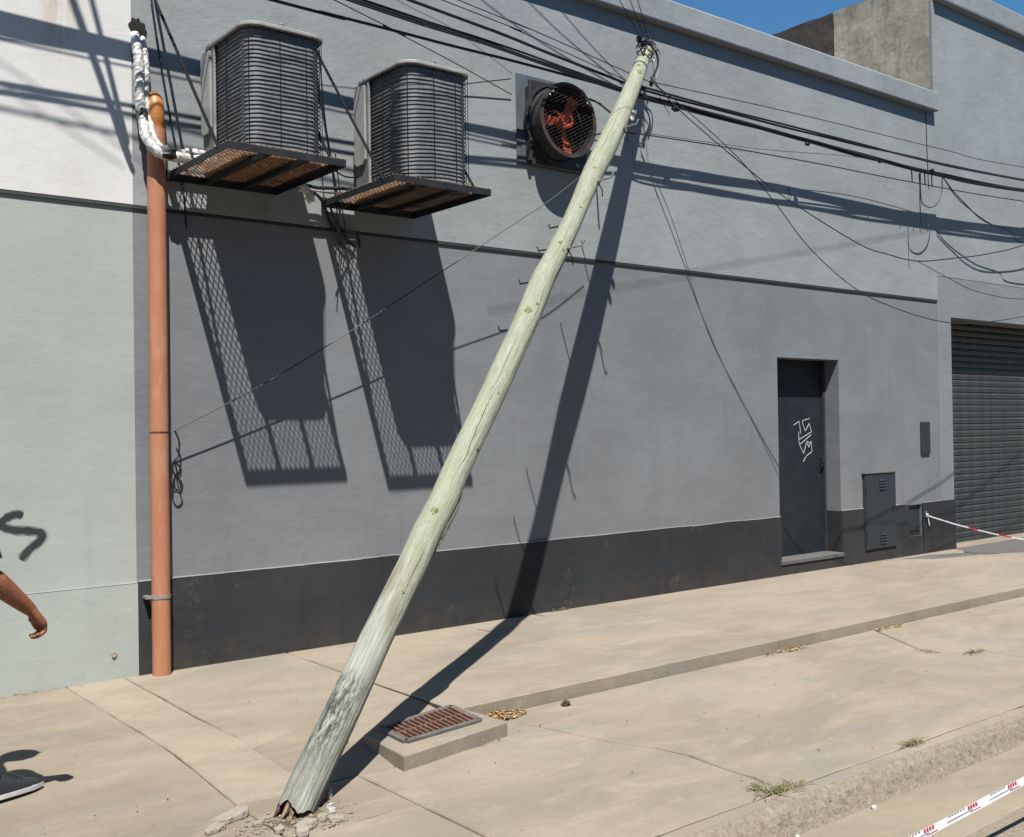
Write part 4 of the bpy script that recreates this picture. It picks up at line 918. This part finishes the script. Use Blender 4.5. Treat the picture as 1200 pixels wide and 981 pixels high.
for nm, p_ in (('wall_hook', (11.758, -.03, 3.918)), ('wall_hook', (9.13, -.03, 3.95))):
    o = MB().tube([(p_[0], -.017, p_[2]+.05), (p_[0]-.005, -.04, p_[2]), (p_[0]+.02, -.045, p_[2]-.03), (p_[0]+.035, -.03, p_[2]-.01)], .005, 6).build(nm, 'steel' if p_[0] > 10 else 'blackmetal', None)
    tag(o, 'small pale hook on the wall under the cables by the garage' if p_[0] > 10 else 'small dark hook on the upper wall between pole and garage', 'hook')

# ------------------------------------------------------------------ drain box
db = thing('drain_box', 'raised concrete drain slab with rusty grate beside the pole', 'drain', (3.1, -2.24, -.08))
Q = [Vector((2.765, -2.105)), Vector((2.725, -2.552)), Vector((3.465, -2.415)), Vector((3.452, -1.945))]
slab('slab', [tuple(q) for q in Q], 'conc', lambda x, y: -.003, .09, gap=0, jit=.003, parent=db)
g0 = [Vector((2.868, -2.10)), Vector((2.846, -2.385)), Vector((3.352, -2.315)), Vector((3.40, -1.985))]
def bil(u, v): return (g0[1].lerp(g0[2], u)).lerp(g0[0].lerp(g0[3], u), v)
def q3(u, v, z): p_ = bil(u, v); return (p_.x, p_.y, z)
mb = MB()
mb.add([q3(0, 0, .0), q3(1, 0, .0), q3(1, 1, .0), q3(0, 1, .0)], [(0, 1, 2, 3)]); mb.build('pit', 'dark', db, fix=False)
for a, b in (((0, 0), (1, 0)), ((1, 0), (1, 1)), ((1, 1), (0, 1)), ((0, 1), (0, 0))):
    MB().beam(q3(*a, .006), q3(*b, .006), .032, .012).build('grate_frame', 'grateframe', db)
for k in range(14):
    u = .045+k*.91/13; MB().beam(q3(u, .05, .008), q3(u, .95, .008), .0115, .012).build('grate_bar', 'grate', db)
MB().beam(q3(.03, .5, .006), q3(.97, .5, .006), .010, .008).build('cross_rib', 'grate', db)

# ------------------------------------------------------------------ litter, leaves, weeds, rubble
def leaves(cx, cy, rx, ry, n, z0, label, sz=.016, heap=.02, mat='leafdry'):
    mb = MB()
    for _ in range(n):
        a = random.uniform(0, 6.28); q = math.sqrt(random.random()); x = cx+rx*q*math.cos(a); y = cy+ry*q*math.sin(a)
        s_ = sz*random.uniform(.5, 1.3); M3 = Matrix.Rotation(random.uniform(0, 6.28), 3, 'Z') @ Matrix.Rotation(random.uniform(-.7, .7), 3, 'X') @ Matrix.Rotation(random.uniform(-.5, .5), 3, 'Y')
        z = z0+.004+heap*(1-q)*random.random(); vs = [(-s_, 0, 0), (-s_*.2, s_*.45, .3*s_), (s_, 0, .0), (-s_*.2, -s_*.45, .3*s_), (0, 0, -.1*s_)]
        mb.add([M3 @ Vector(v)+Vector((x, y, z+s_*.3)) for v in vs], [(0, 4, 1), (1, 4, 2), (2, 4, 3), (3, 4, 0)])
    o = mb.build('dry_leaves', mat, None, fix=False); o['label'] = label; o['category'] = 'leaves'; o['kind'] = 'stuff'; return o
leaves(3.66, -2.115, .17, .065, 260, -.08, 'heap of dry tan leaves in the corner of the drain slab and kerb', heap=.035)
leaves(3.60, -2.10, .10, .045, 120, -.08, 'denser dry leaves tight against the drain slab', heap=.045)
leaves(6.25, -2.09, .25, .03, 60, -.08, 'scatter of dry leaves along the kerb at its joint')
leaves(7.55, -2.09, .18, .03, 40, -.08, 'scatter of dry leaves along the kerb farther right')
leaves(2.68, -2.06, .06, .07, 60, -.07, 'small clump of dry leaves in the angle behind the drain slab', heap=.03)
leaves(4.6, -3.0, 1.9, .8, 34, -.08, 'few stray leaf scraps on the lower pavement', sz=.009, heap=0)
leaves(4.8, -1.2, 2.6, 1.0, 22, 0, 'few stray leaf scraps on the upper pavement', sz=.009, heap=0)
leaves(1.0, -1.4, 1.4, 1., 14, -.045, 'few stray leaf scraps on the left pavement', sz=.009, heap=.0)
def weed(cx, cy, rx, ry, n, z, label, hgt_=.03):
    mb = MB()
    for _ in range(n):
        a = random.uniform(0, 6.28); q = random.random()**.8*random.choice((1, .6, 1.3)); x = cx+rx*q*math.cos(a); y = cy+ry*q*math.sin(a); a2 = random.uniform(0, 6.28); l = random.uniform(.02, .07); w_ = .0016
        p0 = Vector((x, y, z)); p1 = p0+Vector((math.cos(a2)*l*.5, math.sin(a2)*l*.5, hgt_*random.uniform(.1, .6)**1.0)); p2 = p0+Vector((math.cos(a2)*l, math.sin(a2)*l, hgt_*.5*random.random())); s_ = Vector((-math.sin(a2), math.cos(a2), 0))*w_
        mb.add([p0-s_, p0+s_, p1+s_*1.3, p1-s_*1.3, p2], [(0, 1, 2, 3), (3, 2, 4)])
    o = mb.build('weed_tuft', 'weed', None, fix=False); o['label'] = label; o['category'] = 'weed'; o['kind'] = 'stuff'; return o
weed(3.87, -3.87, .16, .05, 230, -.082, 'largest dry green weed tuft where the crack meets the kerb joint')
weed(3.80, -3.80, .06, .05, 60, -.082, 'thin weeds running up the crack beside the largest tuft')
weed(4.92, -3.875, .10, .018, 110, -.082, 'small weed tuft in the kerb joint farther right')
weed(7.2, -2.98, .14, .03, 110, -.082, 'green weed strip in the slab crack near the right edge')
weed(6.99, -2.75, .07, .09, 60, -.082, 'sparse weeds at the corner of the cracked slab', .015)
weed(1.6, -.03, .5, .012, 60, -.005, 'sparse weeds along the foot of the green wall', .02)
weed(5.9, -.03, .1, .01, 40, .0, 'dry grass at the plinth foot by the pavement joint', .05)
def chunk(cx, cy, z, rx, ry, rz, ang, label, mat='chunk', seed=0, n=9):
    random.seed(seed+100); poly = []
    for k in range(n):
        a = 2*math.pi*(k+random.uniform(-.3, .3))/n; q = random.uniform(.75, 1.1); x, y = rx*q*math.cos(a), ry*q*math.sin(a); poly.append((cx+x*math.cos(ang)-y*math.sin(ang), cy+x*math.sin(ang)+y*math.cos(ang)))
    mb = MB(); c_ = Vector((cx, cy)); m = len(poly)
    for sc_, zz in ((.97, z), (1, z+rz*.35), (.96, z+rz*.85), (.86, z+rz)):
        for (x, y) in poly: mb.v.append(Vector((cx+(x-cx)*sc_+random.uniform(-.002, .002), cy+(y-cy)*sc_+random.uniform(-.002, .002), zz+random.uniform(-.05, .05)*rz+(x-cx)*.05)))
    for k in range(3):
        for i in range(m): j = (i+1) % m; mb.f.append((k*m+i, k*m+j, (k+1)*m+j, (k+1)*m+i))
    mb.f.append(tuple(3*m+i for i in range(m))); mb.f.append(tuple(reversed(range(m))))
    o = mb.build('concrete_chunk', mat, None)
    sb_ = o.modifiers.new('sub', 'SUBSURF'); sb_.subdivision_type = 'SIMPLE'; sb_.levels = sb_.render_levels = 4
    tx = bpy.data.textures.new('chip', 'CLOUDS'); tx.noise_scale = .018; tx.noise_depth = 3; dm = o.modifiers.new('chip', 'DISPLACE'); dm.texture = tx; dm.strength = .010; dm.mid_level = .5; tag(o, label, 'rubble'); return o
chunk(1.845, -2.60, -.081, .105, .058, .028, .25, 'largest flat slab of broken concrete left of the pole foot', seed=3)
chunk(1.735, -2.68, -.081, .055, .035, .022, .5, 'smaller flat concrete piece at the bottom edge left of the pole', seed=5)
chunk(2.275, -2.640, -.081, .030, .022, .040, .9, 'white lump of rubble in the pole shadow edge', 'chunkw', 8, 7)
chunk(2.03, -2.90, -.081, .065, .035, .032, .2, 'grey concrete piece directly in front of the pole foot', seed=11)
chunk(2.125, -2.865, -.081, .030, .022, .028, 1.2, 'small grey stone at the right of the pole foot', seed=12, n=7)
chunk(2.225, -2.75, -.081, .020, .014, .018, .3, 'small pale stone just right of the pole foot', 'chunkw', 13, 7)
chunk(2.205, -2.80, -.081, .024, .017, .018, .7, 'flat pale stone near the right bottom of the pole', 'chunkw', 14, 7)
chunk(1.935, -2.86, -.081, .035, .022, .022, .7, 'dark edged concrete fragment left of the pole foot', seed=15, n=7)
chunk(1.99, -2.955, -.081, .045, .03, .03, 1.0, 'rough lump of broken concrete at the very bottom edge below the pole foot', seed=31)
chunk(2.165, -2.905, -.081, .04, .022, .02, 2.2, 'flat stone at the bottom right of the pole foot, beside a smaller one', seed=32, n=7)
chunk(1.90, -2.74, -.081, .03, .018, .018, .1, 'small tan fragment between the largest slab piece and the pole', seed=33, n=7)
chunk(4.26, -4.075, -.2, .022, .014, .012, .4, 'crumpled white scrap in the gutter', 'chunkw', 21, 7)
chunk(3.72, -4.06, -.2, .012, .010, .009, .4, 'tiny white stone at the kerb foot', 'chunkw', 22, 6)
o = MB().blob((4.10, -2.155, -.066), (.028, .02, .016), 3, .45, 2.2).build('pebble', 'rust', None); tag(o, 'single dark dead leaf curl lying on the lower pavement near the kerb', 'leaf')
random.seed(77); mb = MB()
for _ in range(520):
    a = random.uniform(0, 6.28); q = random.random()**.6; x = 2.04+.30*q*math.cos(a); y = -2.80+.16*q*math.sin(a); s_ = .0025+.010*random.random()**3
    mb.blob((x, y, -.080+s_*.3), (s_, s_*.8, s_*.5), 1, .5, 3)
o = mb.build('crumbs', 'conc', None); o['kind'] = 'stuff'; o['label'] = 'crumbled concrete and grit strewn round the pole foot'; o['category'] = 'rubble'
mb = MB()
for _ in range(150):
    a = random.uniform(0, 6.28); q = random.random()**.5; x = 2.06+.12*q*math.cos(a); y = -2.77+.08*q*math.sin(a); s_ = random.uniform(.006, .02)
    mb.blob((x, y, -.082), (s_, s_, .006), 1, .3)
o = mb.build('loose_soil', 'soil', None); o['kind'] = 'stuff'; o['label'] = 'dark loose soil in the broken ground at the pole foot'; o['category'] = 'soil'

# ------------------------------------------------------------------ barrier tapes
def ribbon(pts, w, name, mat, label, cat, side=(0, .45, 1)):
    P = smooth_path(pts, 10); sd = Vector(side).normalized(); mb = MB()
    for i, p_ in enumerate(P):
        s2 = sd+Vector((0, .06*math.sin(i*.35), 0)); mb.v += [p_-s2*w/2, p_+s2*w/2]
    for i in range(len(P)-1): mb.f.append((2*i, 2*i+2, 2*i+3, 2*i+1))
    return mb, P
tp = thing('barrier_tape', 'white and red barrier tape stretched low over the street at the bottom right', 'barrier tape', (4.5, -4.66, -.2))
TP = [(2.2, -4.70, -.02), (3.58, -4.70, .022), (3.97, -4.70, .037), (4.385, -4.70, .054), (5.2, -4.70, .086), (7.5, -4.70, .18)]
mb, P_ = ribbon(TP, .030, '', '', '', ''); mb.build('band', 'tape', tp, fix=False)
S_ = smooth_path(TP, 30); pos = [0]
for a, b in zip(S_, S_[1:]): pos.append(pos[-1]+(b-a).length)
def atd(d):
    for i in range(len(pos)-1):
        if d <= pos[i+1]: return S_[i].lerp(S_[i+1], (d-pos[i])/(pos[i+1]-pos[i]))
    return S_[-1]
upv = Vector((0, .45, 1)).normalized(); off = Vector((0, -.003, .002))
d = .80
while d < 2.6:
    for k in range(4):
        a = atd(d+k*.019)+off; MB().beam(a+upv*.002, a+upv*.0135+Vector((.004, 0, 0)), .012, .001, (0, -1, 0)).build('red_mark', 'tapered', tp)
    a = atd(d)+off; b = atd(d+.08)+off; MB().beam(a-upv*.008, b-upv*.008, .0018, .001, (0, -1, 0)).build('red_rule', 'tapered', tp)
    for k in range(6):
        a = atd(d+.17+k*.021)+off; b = atd(d+.17+k*.021+.013)+off; MB().beam(a+upv*.0125, b+upv*.0125, .0025, .001, (0, -1, 0)).build('printed_letter', 'tapeblk', tp)
    a = atd(d+.15)+off; b = atd(d+.34)+off; MB().beam(a+upv*-.002, b+upv*-.002, .0035, .001, (0, -1, 0)).build('grey_print', 'printgrey', tp)
    d += .315
tp = thing('barrier_tape', 'thin white and red barrier tape tied at the wall niche, stretching past the garage', 'barrier tape', (11.65, -.02, .45))
TQ = [(11.65, -.03, .447), (11.80, -.4, .33), (11.98, -.95, .215), (12.4, -1.8, .11), (13.2, -3.4, .10)]
segs = smooth_path(TQ, 10)
for i in range(len(segs)-1):
    q = MB(); sv = Vector((0, .3, 1)); a, b = segs[i], segs[i+1]; ww = .008
    q.add([a-sv*ww, b-sv*ww, b+sv*ww, a+sv*ww], [(0, 1, 2, 3)]); q.build('tape_length', 'tapered' if i in (11, 12, 17, 18, 23, 24, 32, 33) else 'tape', tp, fix=False)
MB().blob((11.645, -.03, .45), (.025, .02, .025), 2, .3).build('knot', 'tape', tp)
MB().beam((11.655, -.035, .44), (11.675, -.04, .33), .018, .002, (0, -1, 0)).build('tape_tail', 'tape', tp)
MB().beam((11.62, -.035, .45), (11.612, -.035, .50), .010, .002, (0, -1, 0)).build('tape_tail', 'tape', tp)

# ------------------------------------------------------------------ person walking in from the left
pe = thing('person', 'person in pale shirt and black shoes walking in at the left edge, arm forward', 'person', (.82, -2.0, -.07))
def limb(mb, pts, rs, n=14, k=5):
    P = [Vector(p) for p in pts]; Q = smooth_path([(*p,) for p in P], k); R2 = smooth_path([(r_, 0, 0) for r_ in rs], k)
    mb.tube(Q, [max(.002, q.x) for q in R2], n)
    for p_, r_ in ((P[0], rs[0]), (P[-1], rs[-1])): mb.blob(p_, (r_, r_, r_), 2, 0)
def remesh(o, vox, sm=6):
    m = o.modifiers.new('remesh', 'REMESH'); m.mode = 'VOXEL'; m.voxel_size = vox; m.use_smooth_shade = True
    m = o.modifiers.new('smooth', 'SMOOTH'); m.factor = .5; m.iterations = sm
# walking direction is +x, slightly toward the wall; right arm (camera side) swings forward
shR = Vector((.90, -2.21, 1.225)); elR = Vector((.985, -2.235, .995)); wrR = Vector((1.168, -2.165, .822)); 
shL = Vector((.76, -1.86, 1.235)); elL = Vector((.60, -1.80, .99)); wrL = Vector((.66, -1.82, .76))
hipR = Vector((.74, -2.10, .80)); hipL = Vector((.74, -1.95, .80))
body = MB()
limb(body, [(.78, -2.03, 1.12), (.79, -2.03, 1.27), (.81, -2.03, 1.34), (.835, -2.03, 1.40)], [.10, .075, .05, .05])
limb(body, [shR, elR, wrR], [.050, .042, .026]); limb(body, [elR, elR.lerp(wrR, .28), wrR.lerp(elR, .2), wrR], [.042, .046, .033, .0265])
limb(body, [shL, elL, wrL], [.046, .038, .025])
limb(body, [(.76, -2.03, .84), (.77, -2.03, 1.0), (.78, -2.03, 1.2)], [.13, .12, .12])
for h, kn, an in ((hipR, (.60, -2.10, .42), (.36, -2.10, .12)), (hipL, (.92, -1.93, .46), (1.04, -1.89, .075))): limb(body, [h, kn, an], [.075, .05, .034])
# head
hc = Vector((.93, -2.03, 1.475))
body.blob(hc, (.082, .070, .098), 3, 0); body.blob(hc+Vector((.035, 0, -.045)), (.048, .048, .052), 3, 0)
limb(body, [hc+Vector((.072, 0, .012)), hc+Vector((.086, 0, -.020))], [.009, .013])
for s_ in (-1, 1): body.blob(hc+Vector((-.005, s_*.070, -.01)), (.018, .010, .028), 2, 0); body.blob(hc+Vector((.066, s_*.028, .02)), (.010, .014, .008), 2, 0)
body.blob(hc+Vector((.076, 0, -.052)), (.010, .022, .008), 2, 0)
# right hand: palm and five fingers, loosely closed
def hand(mb, wr, fw, dn, out, s_=1):
    # fw: along forearm, dn: curl direction, out: toward the thumb side
    pc = wr+fw*.05
    for k in range(-2, 3): limb(mb, [wr+out*.006*k, pc+out*.0095*k+fw*.012, pc+out*.0105*k+fw*.030], [.019, .018, .0135], 10, 3)
    mb.blob(pc+out*.012+fw*-.008+dn*.010, (.020, .020, .018), 2, 0)
    for k, (l, o_) in enumerate(((.076, 1.5), (.085, .5), (.078, -.5), (.062, -1.5))):
        b0 = pc+fw*.030+out*.0125*o_*1.12; c1 = b0+fw*l*.34+dn*l*.20; c2 = c1+dn*l*.36+fw*l*.0; c3 = c2+dn*l*.16-fw*l*.16
        limb(mb, [b0, c1, c2, c3], [.0108, .0100, .0090, .0076], 10, 3)
    t0 = wr+fw*.022+out*.020; t1 = t0+fw*.034+out*.004+dn*.012; t2 = t1+fw*.028+dn*.010-out*.010; limb(mb, [t0, t1, t2], [.0135, .0115, .0092], 10, 3)
fwR = (wrR-elR).normalized()
fwH = (fwR+Vector((.0, 0, -.35))).normalized(); dnR = Vector((-.32, -.05, -.94)); dnR = (dnR-fwH*dnR.dot(fwH)).normalized(); outR = fwH.cross(dnR).normalized()
if outR.y > 0: outR = -outR
hand(body, wrR, fwH, dnR, -outR*1.0)
fwL = (wrL-elL).normalized(); hand(body, wrL, fwL, Vector((.3, 0, -.2)).normalized(), Vector((.7, -.7, 0)).normalized())
o = body.build('body', 'skin', pe, fix=False); remesh(o, .0042, 5)
s_ = MB(); limb(s_, [(.775, -2.03, .80), (.765, -2.03, .95), (.775, -2.03, 1.10), (.785, -2.03, 1.25)], [.155, .145, .15, .11], 20)
limb(s_, [(.785, -2.13, 1.235), (.785, -1.93, 1.235)], [.085, .085], 16); limb(s_, [shR, shR.lerp(elR, .66)], [.082, .078]); limb(s_, [shL, shL.lerp(elL, .62)], [.072, .060]); limb(s_, [(.79, -2.03, 1.26), (.80, -2.03, 1.31)], [.075, .060])
o = s_.build('shirt', 'shirt', pe, fix=False); remesh(o, .009, 5)
s_ = MB(); p_ = shR.lerp(elR, .66); q_ = shR.lerp(elR, .84); s_.tube([p_, q_], [.081, .078], 20); s_.build('sleeve_hem', 'navy', pe, smooth=True)
s_ = MB(); limb(s_, [(.76, -2.03, .74), (.765, -2.03, .88)], [.145, .145], 20)
for h, kn, an in ((hipR, (.60, -2.10, .42), (.36, -2.10, .13)), (hipL, (.92, -1.93, .46), (1.045, -1.885, .10))): limb(s_, [h, kn, an], [.098, .075, .062], 16)
o = s_.build('trousers', 'jeans', pe, fix=False); remesh(o, .010, 5)
h_ = MB(); h_.blob(hc+Vector((-.018, 0, .022)), (.084, .077, .094), 3, .05, 6); o = h_.build('hair', 'hair', pe, smooth=True)
def shoe(heel, toe, gz, nm):
    heel = Vector(heel); toe = Vector(toe); d = (toe-heel); d.z = 0; L = d.length; d.normalize(); n_ = Vector((-d.y, d.x, 0)); pitch_ = (toe.z-heel.z)/L
    up = MB(); so_ = MB()
    def P(u, v, z): return heel+d*(u*L)+n_*v+Vector((0, 0, z+pitch_*u*L))
    N_ = 14; so_poly = []
    def wid(u): return .030+.016*math.sin(min(1, u*1.25)*math.pi*.6)-(.016*max(0, u-.82)/.18 if u > .82 else 0)-(.012*max(0, .1-u)/.1)
    for z0, z1 in ((0, .026),):
        pts = [P(u/N_, wid(u/N_), 0) for u in range(N_+1)]+[P(u/N_, -wid(u/N_), 0) for u in range(N_, -1, -1)]
        k = len(pts); so_.add(pts+[p_+Vector((0, 0, z1)) for p_ in pts], [tuple(reversed(range(k))), tuple(range(k, 2*k))]+[(i, (i+1) % k, k+(i+1) % k, k+i) for i in range(k)])
    so_.build('sole', 'sole', pe, bevel=.004)
    hts = [.095, .10, .098, .088, .074, .062, .052, .042, .030]
    rows = []
    for i, hh in enumerate(hts):
        u = i/(len(hts)-1)*.97+.01; w_ = wid(u)*.98
        rows.append([P(u, w_*math.cos(a*math.pi/10), .024+(hh-.02)*math.sin(a*math.pi/10)**.8 if 0 < a < 10 else .022) for a in range(11)])
    for r_ in rows: up.v += r_
    for i in range(len(rows)-1):
        for a in range(10): up.f.append((i*11+a, i*11+a+1, (i+1)*11+a+1, (i+1)*11+a))
    up.f.append(tuple(range(11))); up.f.append(tuple(reversed([(len(rows)-1)*11+a for a in range(11)])))
    up.build('shoe', 'shoe', pe, smooth=True, angle=180)
    for k in range(4):
        a = P(.50+.07*k, -.02, .088-.011*k); b = P(.50+.07*k, .02, .088-.011*k); MB().tube([a, (a+b)/2+Vector((0, 0, .006)), b], .003, 6).build('lace', 'sole' if 0 else 'jeans', pe)
shoe((1.02, -1.905, -.012), (1.285, -1.815, -.012), 0, 'l'); shoe((.22, -2.10, .10), (.47, -2.10, -.03), 0, 'r')
